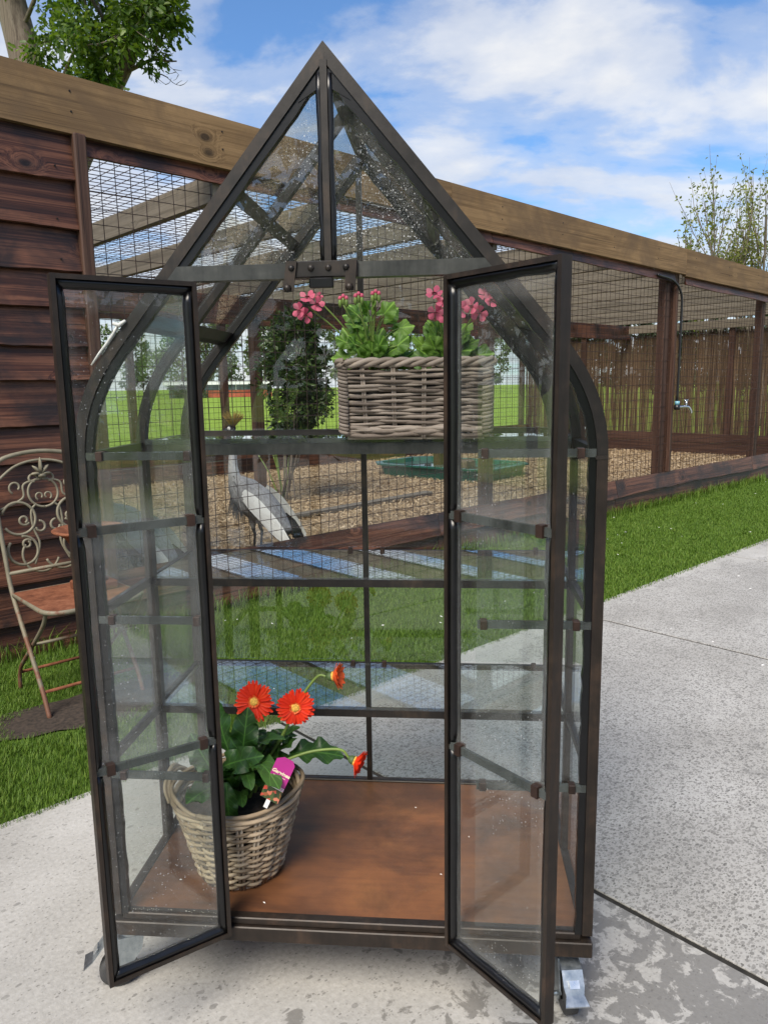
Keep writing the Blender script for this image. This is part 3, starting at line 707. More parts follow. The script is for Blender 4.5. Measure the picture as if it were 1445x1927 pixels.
# doors
def door(H, O, strips):
    H = np.array([*H,0.]); O = np.array([*O,0.]); L = np.linalg.norm(O-H); e = (O-H)/L; nn = np.array([-e[1],e[0],0.]); nn = nn if nn[1] > 0 else -nn
    de = bpy.data.objects.new('door', None); COL.objects.link(de); de.parent = gh; de.location = (H[0]-GX, H[1]-GY, 0); o_ = (H[0],H[1],0)
    z0, z1 = .168, ZT-.001; w_ = .008; t_ = .024
    B = lambda u0,u1,za_,zb_,n0,n1: MB().obox(H+e*u0+np.array([0,0,za_])+nn*n0, e*(u1-u0), (0,0,zb_-za_), nn*(n1-n0))
    B(0,w_,z0,z1,-t_,0).build('stile', M['frame_brown'], de, off=o_); B(L-w_,L,z0,z1,-t_,0).build('stile', M['frame_brown'], de, off=o_)
    B(w_,L-w_,z0,z0+w_,-t_+.0005,-.0005).build('rail', M['frame_brown'], de, off=o_); B(w_,L-w_,z1-w_,z1,-t_+.0005,-.0005).build('rail', M['frame_brown'], de, off=o_)
    # putty beads, uneven along the inner edge
    zsd = [z0+w_] + list(strips) + [z1-w_]
    for side in (0, 1):
        for za_, zb_ in zip(zsd[:-1], zsd[1:]):
            zq = np.linspace(za_+.002, zb_-.009, 22); uu = (w_ if side == 0 else L-w_); sg = 1 if side == 0 else -1
            V = []; 
            for k_, z_ in enumerate(zq):
                wv = (.0145+.0005*math.sin(k_*.5+za_*9)+rng.normal(0,.0002))*(.8 if k_ in (0,21) else 1)
                for u_, n_ in ((uu,-t_+.003),(uu+sg*wv*.55,-t_+.006),(uu+sg*wv,-.0125),(uu+sg*wv*.9,-.004),(uu,-.001)): V.append(H+e*u_+nn*n_+np.array([0,0,z_]))
            F = [(i*5+q,i*5+(q+1)%5,i*5+5+(q+1)%5,i*5+5+q) for i in range(21) for q in range(5)]+[(4,3,2,1,0),tuple(105+q for q in range(5))]
            MB().add(V,F).build('sealant', M['sealant'], de, True, o_)
    for zc, sg in ((z0+w_,1),(z1-w_,-1)):
        V = []; uq = np.linspace(w_, L-w_, 16)
        for k_, u_ in enumerate(uq):
            wv = .015+.0008*math.sin(k_*1.1)+rng.normal(0,.0003)
            for z_, n_ in ((zc,-t_+.003),(zc+sg*wv*.55,-t_+.006),(zc+sg*wv,-.0122),(zc+sg*wv*.9,-.0042),(zc,-.001)): V.append(H+e*u_+nn*n_+np.array([0,0,z_]))
        F = [(i*5+q,i*5+(q+1)%5,i*5+5+(q+1)%5,i*5+5+q) for i in range(15) for q in range(5)]+[(4,3,2,1,0),tuple(75+q for q in range(5))]
        MB().add(V,F).build('sealant', M['sealant'], de, True, o_)
    za_ = z0+w_-.003
    for zb_ in list(strips)+[z1-w_+.003]:
        B(w_-.003,L-w_+.003,za_,zb_,-.0115,-.008).build('glass_pane', M['glass_door'], de, off=o_); za_ = zb_+.002
    for zv in strips:
        B(w_+.001,L-w_-.001,zv-.009,zv+.006,-.019,-.0122).build('lap_strip', M['lap'], de, off=o_)
        for uc in (.034, L-.034):
            MB().obox(H+e*(uc-.007)+nn*(-.024)+np.array([0,0,zv-.0115]), e*.014, (0,0,.021), nn*.018).build('clip', M['clip'], de, off=o_)
    return de
door((HL,-.001), (.057,-.153), (.600, 1.041))
door((HR,-.001), (.890,-.191), (.602, 1.049))
# latch on the front bar
lt = bpy.data.objects.new('latch', None); COL.objects.link(lt); lt.parent = gh; lt.location = (.486-GX, -GY, 1.485); o_ = (.486,0,1.485)
MB().bbox((.423,-.010,1.470),(.549,-.0045,1.4985),.002).build('plate', M['frame'], lt, off=o_)
for xc, lean in ((.432,-.008),(.538,-.004)):
    MB().obox((xc-.009,-.0145,1.498), (.019,0,0), (lean,0,-.052), (0,.004,0)).build('strap', M['frame_brown'], lt, off=o_)
    bt = MB(); bt.tube([(xc+lean,-.0215,1.452),(xc+lean,-.0145,1.452)], [.005,.0075], 8); bt.build('bolt', M['frame_brown'], lt, True, o_)
for xc in (.432,.466,.497,.529):
    bt = MB(); y_ = -.0185 if xc in (.432,.529) else -.0145
    bt.tube([(xc,y_,1.486),(xc,y_+.004,1.486),(xc,-.009,1.486)], [.003,.006,.0065], 8); bt.build('bolt', M['frame'], lt, True, o_)
MB().bbox((.462,-.012,1.452),(.505,.0,1.4695),.002).build('stop_plate', M['sealant'], lt, off=o_)
# castors
def castor(x, y, ang, pedal):
    ce = bpy.data.objects.new('castor', None); COL.objects.link(ce); ce.parent = gh; ce.location = (x-GX, y-GY, 0); ce.rotation_euler = (0,0,ang)
    MB().bbox((-.03,-.03,.137),(.03,.03,.142),.001).build('mounting_plate', M['zinc'], ce)
    MB().lathe([(.024,.122),(.027,.127),(.024,.1365)], 20).build('swivel', M['zinc'], ce, True)
    fk = MB()
    for sx_ in (-.023,.020): fk.prism([(sx_,.026,.122),(sx_,-.034,.122),(sx_,-.052,.06),(sx_,-.040,.032),(sx_,-.022,.030),(sx_,.02,.09)], (.003,0,0))
    fk.prism([(-.020,.026,.1215),(-.020,-.034,.1215),(-.020,-.034,.118),(-.020,.026,.118)], (.040,0,0))
    fk.build('fork', M['zinc'], ce)
    wl = MB(); prof = [(.012,-.014),(.03,-.0155),(.0385,-.012),(.040,0),(.0385,.012),(.03,.0155),(.012,.014)]
    ang_ = np.linspace(0,2*np.pi,24,endpoint=False); V = [(p[1], -.032+p[0]*math.cos(q), .041+p[0]*math.sin(q)) for p in prof for q in ang_]
    F = [(i*24+q,i*24+(q+1)%24,i*24+24+(q+1)%24,i*24+24+q) for i in range(6) for q in range(24)]+[tuple(range(24)),tuple(144+q for q in range(24))[::-1]]
    wl.add(V,F).build('wheel', M['rubber'], ce, True)
    ax_ = MB(); ax_.tube([(-.034,-.032,.041),(.034,-.032,.041)], .005, 8); ax_.build('axle', M['zinc'], ce, True)
    if pedal:
        pd = MB(); A_ = [(-.026,.125),(-.056,.113),(-.074,.090),(-.082,.078),(-.100,.068)]
        for (y0,z0),(y1,z1),w0,w1 in zip(A_[:-1],A_[1:],(.019,.021,.021,.018),(.021,.021,.018,.024)): pd.add([(-w0,y0,z0),(w0,y0,z0),(w1,y1,z1),(-w1,y1,z1),(-w0,y0,z0-.0025),(w0,y0,z0-.0025),(w1,y1,z1-.0025),(-w1,y1,z1-.0025)], BOXF)
        pd.build('brake_pedal', M['zinc'], ce); MB().obox((-.010,-.069,.1005),(.02,0,0),(0,-.009,-.0115),(0,-.002,.0016)).build('pedal_lock', M['tagwhite0'], ce)
castor(.945, .055, R(8), True); castor(.020, .040, R(-68), True); castor(.055, .545, R(20), False); castor(.945, .545, R(-30), False)
# a smear of white silicone on the left front rafter
mb = MB(); P = np.array([(.052,.0225,1.322),(.07,.022,1.343),(.088,.022,1.363),(.1,.0215,1.378),(.108,.0215,1.392)]); mb.tube(P+np.array([-.004,-.024,.004]), [.002,.0042,.005,.005,.003], 6, flat=.6); mb.tube(P[-1]+np.array([(-.012,-.025,.008),(0,-.026,.004),(.012,-.025,.012)]), [.003,.005,.003], 5)
G(mb, 'silicone_smear', plain('white_silicone', (.72,.72,.7), .5), smooth=True)

# ------------------------------------------------------------------ wicker baskets
def weave_rows(path_fn, per, stakes, z0, z1, rows, rad, amp, mat, name, parent, seed, grow=lambda z: 1.0, seg=3.2):
    """path_fn(u, z) -> point and outward normal; u runs once round in 0..1"""
    r_ = np.random.default_rng(seed); mb = MB()
    for k in range(rows):
        z = z0+(z1-z0)*(k+.5)/rows; u0 = r_.random(); left = 1.0
        while left > 0:
            ln = min(r_.uniform(.7,1.3)/seg, left+.04); nn = max(10, int(ln*stakes*5)); us = u0+np.linspace(0,ln,nn); rd = rad*r_.uniform(.78,1.15)
            dz = r_.normal(0, rad*.25); P = []
            for q, u in enumerate(us):
                p, nrm = path_fn(u % 1.0, z); ph = math.pi*(u*stakes+k)
                P.append(np.array(p)+np.array(nrm)*(amp*math.sin(ph)+rad*.1)+np.array([0,0,dz+rad*.35*math.sin(ph*.5+k)+r_.normal(0,rad*.07)]))
            taper = rd*np.interp(np.linspace(0,1,nn), [0,.1,.85,1], [.7,1,1,.6]); mb.tube(P, taper, 5)
            u0 += ln-.03; left -= ln-.03
    return mb.build(name, mat, parent, True, kind='stuff')
def rope(path_fn, z, n_turn, rad, R_, strands, mat, name, parent, npts=150):
    mb = MB()
    for q in range(strands):
        P = []
        for i in range(npts):
            u = i/npts; p, nrm = path_fn(u, z); ph = 2*math.pi*(u*n_turn+q/strands)
            P.append(np.array(p)+np.array(nrm)*R_*math.cos(ph)+np.array([0,0,R_*math.sin(ph)]))
        mb.tube(P, rad, 5, closed=True)
    return mb.build(name, mat, parent, True)

# rectangular trough on the top shelf
BX, BY, BZ = .634, .372, 1.1625; bw, bd, bh = .308, .20, .185
rb = thing('wicker_trough', 'rectangular grey wicker basket on the top glass shelf', 'basket', (BX, BY, BZ))
def rect_path(u, z):
    hw, hd, rc = bw/2+.012*z/bh, bd/2+.012*z/bh, .018
    per = [2*hw-2*rc, math.pi*rc/2, 2*hd-2*rc, math.pi*rc/2]*2; tot = sum(per); s_ = u*tot; k = 0
    while s_ > per[k] and k < 7: s_ -= per[k]; k += 1
    cs = [(hw-rc,-hd+rc),(hw-rc,hd-rc),(-hw+rc,hd-rc),(-hw+rc,-hd+rc)]
    st_ = [(-hw+rc,-hd),(0,0),(hw,-hd+rc),(0,0),(hw-rc,hd),(0,0),(-hw,hd-rc),(0,0)]; dr = [(1,0),0,(0,1),0,(-1,0),0,(0,-1),0]; nr = [(0,-1),0,(1,0),0,(0,1),0,(-1,0),0]
    if k % 2 == 0: return (st_[k][0]+dr[k][0]*s_, st_[k][1]+dr[k][1]*s_, z), (*nr[k], 0)
    a0 = -math.pi/2+(k//2)*math.pi/2+s_/rc; c_ = cs[k//2]; return (c_[0]+rc*math.cos(a0), c_[1]+rc*math.sin(a0), z), (math.cos(a0), math.sin(a0), 0)
weave_rows(rect_path, 1, 16, .018, .152, 19, .0037, .0040, M['wicker_grey'], 'weave', rb, 11)
weave_rows(rect_path, 1, 22, .006, .03, 3, .0055, .003, M['wicker_grey'], 'foot_border', rb, 12)
mb = MB()
for i in range(16):
    p, nr_ = rect_path((i+.5)/16, 0); p2, _ = rect_path((i+.5)/16, .155)
    for o_ in (-.0025, .0025):
        tx = np.array([-nr_[1], nr_[0], 0]); mb.tube([np.array(p)+tx*o_+np.array([0,0,.004]), np.array(p2)+tx*o_], .003, 5)
mb.build('stakes', M['wicker_grey'], rb, True, kind='stuff')
rope(rect_path, .166, 11, .0058, .006, 3, M['wicker_grey'], 'rim', rb)
mb = MB()                                                   # corner loops
for cx_, cy_ in ((-1,-1),(1,-1),(1,1),(-1,1)):
    for k in range(19):
        z = .016+.147*(k+.5)/19; ex, ey = cx_*(bw/2+.006), cy_*(bd/2+.006)
        P = bez((ex-cx_*.016, ey+cy_*.003, z-.004), (ex+cx_*.009, ey+cy_*.009, z), (ex+cx_*.003, ey-cy_*.016, z+.004), 7); mb.tube(P, .0042, 5)
mb.build('corner_binding', M['wicker_grey'], rb, True, kind='stuff')
MB().box((-bw/2+.006,-bd/2+.006,.001),(bw/2-.006,bd/2-.006,.006)).build('basket_base', M['wicker_stake'], rb)
MB().box((-bw/2+.009,-bd/2+.009,.012),(bw/2-.009,bd/2-.009,.15)).build('liner', plain('liner', (.03,.028,.026), .8), rb)
# round basket on the tray
RX, RY, RZ = .228, .182, .1865; rh = .214
rd_ = thing('round_wicker_basket', 'round tapered tan wicker basket with a side loop on the tray', 'basket', (RX, RY, RZ))
def round_path(u, z):
    r_ = .089+.056*(z/rh)**1.05; a_ = 2*math.pi*u; return (r_*math.cos(a_), r_*math.sin(a_), z), (math.cos(a_), math.sin(a_), 0)
weave_rows(round_path, 1, 22, .008, .184, 20, .0043, .0046, M['wicker_tan'], 'weave', rd_, 21)
weave_rows(round_path, 1, 9, .176, .212, 4, .006, .005, M['wicker_tan'], 'rim', rd_, 22, seg=2.2)
mb = MB()
for i in range(22):
    p, nr_ = round_path((i+.5)/22, .003); p2, _ = round_path((i+.5)/22, .19); tx = np.array([-nr_[1], nr_[0], 0])
    for o_ in (-.0042,.0042): mb.tube([np.array(p)+tx*o_, np.array(p2)+tx*o_], .0036, 5)
mb.build('stakes', M['wicker_stake'], rd_, True, kind='stuff')
for a_ in (R(172),):
    mb = MB(); nr_ = np.array([math.cos(a_), math.sin(a_), 0]); tx = np.array([-nr_[1], nr_[0], 0])
    for q in range(3):
        P = spline([nr_*(.137+.004*q)+tx*-.05+np.array([0,0,.17]), nr_*(.149+.005*q)+tx*-.04+np.array([0,0,.205]), nr_*(.155+.003*q)+np.array([0,0,.222+.005*q]), nr_*(.149+.005*q)+tx*.04+np.array([0,0,.205]), nr_*(.137+.004*q)+tx*.05+np.array([0,0,.17])], 6)
        mb.tube(P, .0052, 5)
    mb.build('handle', M['wicker_tan'], rd_, True)
MB().lathe([(.088,.001),(.088,.006)], 30).build('basket_base', M['wicker_stake'], rd_)
MB().lathe([(.083,.008),(.126,.17),(.122,.172),(.10,.175)], 30).build('liner', M['soil'], rd_, True)

# ------------------------------------------------------------------ leaves and flowers
def leaf_mesh(name, L, wfun, nl=9, nw=5, droop=.3, cup=.2, wave=.0, seed=0, fold=.0):
    """blade along +Y, face up +Z"""
    r_ = np.random.default_rng(seed); V = []; F = []; ph = r_.random()*6
    for i in range(nl+1):
        t_ = i/nl; y = L*t_; zc = -droop*L*t_*t_; wd = wfun(t_)
        for j in range(nw):
            q = (j/(nw-1))*2-1; x = wd*q
            V.append((x, y*math.cos(droop*t_*.8), zc+cup*wd*abs(q)**1.3-fold*0+wave*wd*math.sin(t_*17+ph+(2 if q > 0 else 0))*abs(q)**2))
    for i in range(nl):
        for j in range(nw-1): F.append((i*nw+j, i*nw+j+1, (i+1)*nw+j+1, (i+1)*nw+j))
    mb = MB(); mb.add(V, F); return mb.mesh(name, True)
def lobed(W_, lobes=4, depth=.22, base=.35):
    return lambda t_: max(.0015, W_*(math.sin(math.pi*min(1,t_**.75))**.7)*(base+(1-base)*min(1,t_*2.2))*(1-depth*abs(math.sin(t_*math.pi*lobes))))
def fan_mesh(name, r0, seed):
    """scalloped pelargonium leaf, stalk at the origin, spreading along +Y"""
    r_ = np.random.default_rng(seed); V = [(0,0,0)]; F = []; n_ = 36
    for ring, rr_ in ((1,.45),(2,.8),(3,1.0)):
        for i in range(n_+1):
            a_ = R(-145)+R(290)*i/n_; lob = 1-.16*abs(math.sin(a_*2.6))**1.5*(ring > 1)-.05*(i % 2)*(ring == 3)
            q = r0*rr_*lob*(1-.15*abs(a_)/2.6); z = .22*r0*rr_**2*math.cos(a_*5.2)*.5+.12*r0*rr_-.35*r0*rr_**2*(.35+.3*math.sin(seed))
            V.append((q*math.sin(a_), q*math.cos(a_)+r0*.15, z))
    for i in range(n_):
        F.append((0,1+i,2+i))
        for ring in (0,1): a0 = 1+ring*(n_+1); b0 = 1+(ring+1)*(n_+1); F.append((a0+i,b0+i,b0+i+1,a0+i+1))
    mb = MB(); mb.add(V,F); return mb.mesh(name, True)
def vein_leaf(name, dark, mid, light, rough=.38):
    m, n, out = new_mat(name); c = n.new('ShaderNodeTexCoord').outputs['Object']; sx_ = n.new('ShaderNodeSeparateXYZ', {0: c})
    ax_ = n.math('ABSOLUTE', sx_.outputs[0]); midv = n.math('LESS_THAN', ax_, .0016)
    side = n.math('GREATER_THAN', n.math('SINE', n.math('MULTIPLY', n.math('SUBTRACT', sx_.outputs[1], n.math('MULTIPLY', ax_, .9)), 330.0)), .93)
    rnd = n.new('ShaderNodeObjectInfo').outputs['Random']
    f = n.math('ADD', n.math('MULTIPLY', rnd, .6), n.math('MULTIPLY', n.noise(c, 60, 4), .4)); colr = n.ramp(f, [(.15,dark),(.5,mid),(.85,light)])
    colr = n.mix(n.math('MULTIPLY', n.math('MAXIMUM', midv, n.math('MULTIPLY', side, .5)), .5), colr, tuple(min(1, x*2.2) for x in light))
    b = n.new('ShaderNodeBsdfPrincipled', {'Base Color': colr, 'Roughness': rough, 'Specular IOR Level': .5}); bp = n.new('ShaderNodeBump', {'Height': n.math('SUBTRACT', n.noise(c, 90, 3), n.math('MULTIPLY', side, .6)), 'Strength': .35, 'Distance': .003}); n.l.new(bp.outputs[0], b.inputs['Normal'])
    t_ = n.new('ShaderNodeBsdfTranslucent', {'Color': n.mix(1.0, colr, (1.6,1.7,.5), 'MULTIPLY')}); mx = n.new('ShaderNodeMixShader', {0: .28, 1: b.outputs[0], 2: t_.outputs[0]}); n.l.new(mx.outputs[0], out.inputs[0]); return m
M['gleaf'] = vein_leaf('gerbera_leaf', (.016,.05,.012), (.03,.085,.018), (.055,.13,.025))
M['pleaf'] = vein_leaf('pelargonium_leaf', (.06,.14,.02), (.11,.22,.03), (.18,.31,.05), .55)
M['stem'] = plain('stem', (.16,.24,.05), .5); M['stem_dark'] = plain('stem_dark', (.06,.1,.03), .6)
M['red_petal'] = island_mat('red_petal', [(.1,(.62,.022,.006)), (.6,(.80,.04,.010)), (1,(.88,.10,.02))], .5, 60, trans=.25)
M['orange_petal'] = island_mat('orange_petal', [(.1,(.75,.07,.015)), (.6,(.85,.16,.04)), (1,(.9,.3,.09))], .5, 60, trans=.25)
M['disc'] = plain('flower_disc', (.75,.36,.06), .8, 0, .3, 300)
M['pink'] = island_mat('pink', [(.1,(.75,.10,.20)), (.6,(.85,.19,.29)), (1,(.9,.33,.4))], .55, 60, trans=.3)
M['maroon'] = plain('maroon', (.12,.008,.02), .6)

# gerbera
gb = thing('gerbera_plant', 'potted plant with orange red daisy flowers in the round basket', 'potted plant', (RX, RY, RZ+.172))
g0 = np.array([RX, RY, RZ+.172])
lm = [leaf_mesh('gerbera_leaf', .125, (lambda t_: max(.002, .033*min(1,(t_*2.6+.12))**.8*max(0,1-max(0,(t_-.55)/.45)**2.4)**.6*(1-.09*abs(math.sin(t_*11))))), 16, 7, d_, .28, .4, i) for i, d_ in enumerate((.35,.6,.15,.8))]
def add_leaf(mesh, mat, parent, pos, fwd, upv, sc):
    o = bpy.data.objects.new('leaf', mesh); COL.objects.link(o); o.parent = parent; o.matrix_local = frame_mat(pos, fwd, upv, sc)
    if not mesh.materials: mesh.materials.append(mat)
    return o
for i in range(52):
    az = i*2.39996+rng.normal(0,.2); el = rng.uniform(.9,1.42); sp = np.array([math.cos(az)*.045, math.sin(az)*.045, 0])*rng.random()
    ln = rng.uniform(.035,.115)*(1.2 if el > 1.0 else .8)*(.5 if math.cos(az) < -.2 else 1); dirv = np.array([math.cos(az)*math.cos(el), math.sin(az)*math.cos(el), math.sin(el)]); tip = sp+dirv*ln
    st_ = MB(); st_.tube(bez(sp, sp+np.array([0,0,ln*.6]), tip, 6), .0026, 5); st_.build('leaf_stalk', M['stem_dark'], gb, True)
    d2 = dirv*np.array([1,1,.45]); add_leaf(lm[i%4], M['gleaf'], gb, tip, d2+np.array([0,0,.05]), (0,0,1), rng.uniform(.5,.85)*(.7 if math.cos(az) < -.2 else 1))
for (px_, py_, pz_, fw_, sc, upv) in ((.215,.13,.462,(.55,-.45,.45),.9,(-.1,-.8,.6)), (.235,.08,.452,(.1,-.45,-.75),.72,(.1,-.9,.5)), (.215,.09,.435,(-.15,-.6,.35),.85,(0,-.5,.8)), (.34,.225,.445,(1,.15,.15),1.0,(0,-.4,.9)), (.205,.11,.45,(-.4,-.25,.8),.85,(-.1,-.8,.5)),(.25,.15,.47,(.2,-.3,.9),.95,(.2,-.9,.2)),(.22,.16,.48,(-.3,-.1,.9),.9,(-.2,-.9,.2))):
    add_leaf(lm[1 if fw_[2] < 0 else 0], M['gleaf'], gb, np.array([px_,py_,pz_])-g0, fw_, upv, sc)
def petal_ring(mb, n_, r0, r1, w_, lift, jit, seed):
    r_ = np.random.default_rng(seed)
    for i in range(n_):
        a_ = 2*math.pi*(i+r_.normal(0,.12))/n_; rr_ = r1*r_.uniform(.9,1.06); e = np.array([math.cos(a_), math.sin(a_), 0]); tx = np.array([-e[1], e[0], 0]); V = []
        lf = lift+r_.normal(0,jit)
        for t_, w2 in ((0,.45),(.35,.8),(.75,1),(.93,.75),(1,.25)):
            p = e*(r0+(rr_-r0)*t_*math.cos(lf))+np.array([0,0,(rr_-r0)*(t_*math.sin(lf)-.12*t_*t_)])
            V += [p-tx*w_*w2+np.array([0,0,.0012]), p, p+tx*w_*w2+np.array([0,0,.0012])]
        mb.add(V, [(k*3+j,k*3+j+1,k*3+j+4,k*3+j+3) for k in range(4) for j in range(2)])
def gerbera(pos, nrm, r_, lift, mat, root, ctl, seed, both=False):
    fl = bpy.data.objects.new('flower', None); COL.objects.link(fl); fl.parent = gb
    nv = Vector(nrm).normalized(); mt = nv.to_track_quat('Z','Y').to_matrix().to_4x4(); mt.translation = Vector(np.array(pos)-g0); fl.matrix_local = mt
    mb = MB(); petal_ring(mb, 30, .006, r_, .0038, lift, .06, seed); petal_ring(mb, 26, .006, r_*.92, .0037, lift+.12, .06, seed+1); mb.build('petals', mat, fl, True)
    mb = MB(); petal_ring(mb, 22, .004, r_*.36, .002, lift+.5, .1, seed+2); mb.build('inner_petals', M['orange_petal'], fl, True)
    MB().lathe([(.001,.0055),(.006,.006),(.0095,.004),(.011,.0)][::-1], 16).build('disc', M['disc'], fl, True)
    MB().lathe([(.003,-.016),(.009,-.009),(.0105,-.001),(.009,.0)], 14).build('calyx', M['stem_dark'], fl, True)
    st_ = MB(); end = np.array(pos)-g0-np.array(nv)*.012; r0 = np.array(root)-g0; P = spline([r0]+[np.array(c_)-g0 for c_ in ctl]+[end], 8); st_.tube(P, np.linspace(.0036,.0029,len(P)), 7); st_.build('stem', M['stem'], gb, True)
gerbera((.280,.165,.598), (-.05,-1,.25), .045, .12, M['red_petal'], (.245,.19,.33), [(.255,.185,.45),(.268,.18,.54)], 5)
gerbera((.369,.175,.582), (.2,-1,.12), .042, .1, M['red_petal'], (.25,.2,.33), [(.29,.2,.43),(.34,.195,.52)], 15)
gerbera((.447,.215,.640), (1,-.15,.12), .038, .75, M['orange_petal'], (.26,.21,.33), [(.31,.215,.45),(.365,.22,.57),(.41,.22,.635)], 25)
gerbera((.495,.19,.452), (1,-.25,-.35), .038, .7, M['red_petal'], (.25,.18,.35), [(.29,.17,.425),(.38,.18,.470),(.46,.19,.478)], 35)
# plant tag
tg = thing('plant_tag', 'magenta plastic plant label with cream lettering stuck in the round basket', 'plant label', (.329,.066,.424))
e = Vector((.42,-.05,.9)).normalized(); nv = Vector((-.15,-1,-.1)); xx = e.cross(nv).normalized(); xx = -xx if xx.x < 0 else xx; nv = xx.cross(e).normalized()
tm = Matrix(((xx.x,e.x,nv.x,0),(xx.y,e.y,nv.y,0),(xx.z,e.z,nv.z,0),(0,0,0,1)))
def tagpart(poly, z, th, name, mat):
    mb = MB().prism([(p[0],p[1],z) for p in poly], (0,0,th)); o = mb.build(name, mat, tg); o.matrix_local = tm @ Matrix.Scale(1.15,4); return o
M['magenta'] = plain('magenta', (.36,.02,.20), .35, 0, .05); M['cream'] = plain('cream', (.8,.74,.52), .5, 0, .03); M['tagwhite'] = plain('tag_white', (.8,.8,.8), .4, 0, .03)
tagpart([(-.018,.035),(.018,.035),(.018,.085),(.012,.093),(-.006,.093),(-.018,.084)], 0, .0008, 'card', M['magenta'])
m, n, out = new_mat('tag_picture'); c = n.new('ShaderNodeTexCoord').outputs['Object']; v_ = n.new('ShaderNodeTexVoronoi', {'Vector': c, 'Scale': 150}); sc_ = n.new('ShaderNodeSeparateColor', {0: v_.outputs['Color']})
finish(n, out, n.ramp(sc_.outputs[0], [(.2,(.03,.05,.02)),(.5,(.10,.14,.04)),(.7,(.5,.06,.04)),(.9,(.6,.2,.12))]), .4); 
tagpart([(-.018,0),(.018,0),(.018,.027),(-.018,.027)], 0, .0008, 'card', m)
for y_ in (.0275,.0302,.0329): tagpart([(-.018,y_),(.018,y_),(.018,y_+.0011),(-.018,y_+.0011)], 0, .0009, 'stripe', M['tagwhite'])
for y_ in (.0287,.0314,.034): tagpart([(-.018,y_),(.018,y_),(.018,y_+.0014),(-.018,y_+.0014)], 0, .0008, 'stripe', M['magenta'])
tagpart([(-.004,-.018),(.004,-.018),(.004,-.0005),(-.004,-.0005)], 0, .0008, 'spike', M['tagwhite'])
cu = bpy.data.curves.new('lettering', 'FONT'); cu.body = 'Garvinea'; cu.size = .0098; cu.shear = .3; cu.align_x = 'CENTER'; cu.extrude = .0002; cu.offset = .00022
t0_ = bpy.data.objects.new('lettering_curve', cu); me_ = bpy.data.meshes.new_from_object(t0_); bpy.data.objects.remove(t0_); me_.materials.clear(); me_.materials.append(M['cream'])
to = bpy.data.objects.new('lettering', me_); COL.objects.link(to); to.parent = tg; to.matrix_local = tm @ Matrix.Scale(1.15,4) @ Matrix.Translation((0,.058,.0011))
tagpart([(-.012,.0525),(.012,.0525),(.012,.0532),(-.012,.0532)], .0008, .0003, 'stripe', M['cream'])
# pelargoniums
fm = [fan_mesh('pelargonium_leaf', .026, i) for i in range(4)]
def pelargonium(x, y, label, heads, nleaf, seed, spread, hmax=.12):
    r_ = np.random.default_rng(seed); z0 = BZ+.148; t = thing('pelargonium', label, 'flowering plant', (x,y,z0), 0, 'pink pelargoniums in the wicker trough')
    for i in range(nleaf):
        az = i*2.4+r_.normal(0,.3); hh = r_.uniform(.02,hmax)*(1 if i % 3 else .6); rr_ = r_.uniform(.1,1)**.8*spread*(1.1-.62*hh/hmax)
        p = np.array([math.cos(az)*rr_, math.sin(az)*rr_*.75, hh]); st_ = MB(); st_.tube(bez((0,0,0),(p[0]*.3,p[1]*.3,hh*.9),p,6), .0017, 5); st_.build('leaf_stalk', M['stem'], t, True)
        add_leaf(fm[i%4], M['pleaf'], t, p, (math.cos(az),math.sin(az)*.45,r_.uniform(-.1,.9)), (r_.normal(0,.35)-math.cos(az)*.2,-.95+r_.normal(0,.3),.6), r_.uniform(.8,1.3))
    for (hx, hy, hz, nf, sz) in heads:
        p = np.array([hx-x, hy-y, hz-z0]); st_ = MB(); st_.tube(spline([(0,0,0),p*np.array([.45,.5,.55]),p],6), .0019, 6); st_.build('stem', M['stem'], t, True)
        hd = bpy.data.objects.new('flower_head', None); COL.objects.link(hd); hd.parent = t; hd.location = p
        for q in range(nf):
            a_ = 2*math.pi*q/max(1,nf)+r_.normal(0,.3); off = np.array([math.cos(a_)*sz*.85, -.35*sz+r_.normal(0,.3)*sz*.4, math.sin(a_)*sz*.8])
            fo = np.array([off[0]*.7, -1.0*sz, off[2]*.7+.2*sz]); mb = MB(); mt = Vector(fo).to_track_quat('Z','Y').to_matrix()
            for k in range(5):
                b_ = 2*math.pi*k/5+r_.normal(0,.15); V = [(0,0,0)]
                for u_ in np.linspace(-1,1,6): V.append((sz*.78*(1-.18*u_*u_)*math.cos(b_+u_*.52), sz*.78*(1-.18*u_*u_)*math.sin(b_+u_*.52), sz*(.18+.1*math.cos(u_*3))))
                V = [np.array(mt @ Vector(v))+off for v in V]; mb.add(V, [(0,j,j+1) for j in range(1,6)])
            mb.build('petals', M['pink'], hd, True)
            ey = MB(); cc_ = np.array(mt @ Vector((0,0,sz*.17)))+off; ey.lathe([(sz*.05,sz*.06),(sz*.26,0)], 8, cc_); ey.build('flower_eye', M['maroon'], hd)
        if nf == 0:
            for q in range(3):
                bb = MB(); o_ = np.array([(q-1)*.007, 0, .004*(q==1)]); bb.lathe([(.001,-.006),(.0042,0),(.0042,.006),(.0015,.014)], 8, o_); bb.build('bud', M['stem'], hd, True)
                bb = MB(); bb.lathe([(.002,.010),(.0048,.014),(.002,.019)], 8, o_); bb.build('bud_tip', M['pink'], hd, True)
pelargonium(.535, .345, 'leafy pelargonium with one drooping pink bloom and pink buds in the trough', [(.402,.30,1.452,4,.023),(.513,.3,1.458,0,.01),(.55,.3,1.462,0,.01),(.478,.31,1.455,0,.01),(.415,.32,1.475,2,.011)], 40, 3, .10, .14)
pelargonium(.70, .345, 'lower pelargonium with open clusters of pink blooms in the trough', [(.680,.30,1.452,3,.024),(.712,.285,1.440,3,.024),(.775,.30,1.448,4,.024)], 38, 4, .085, .09)

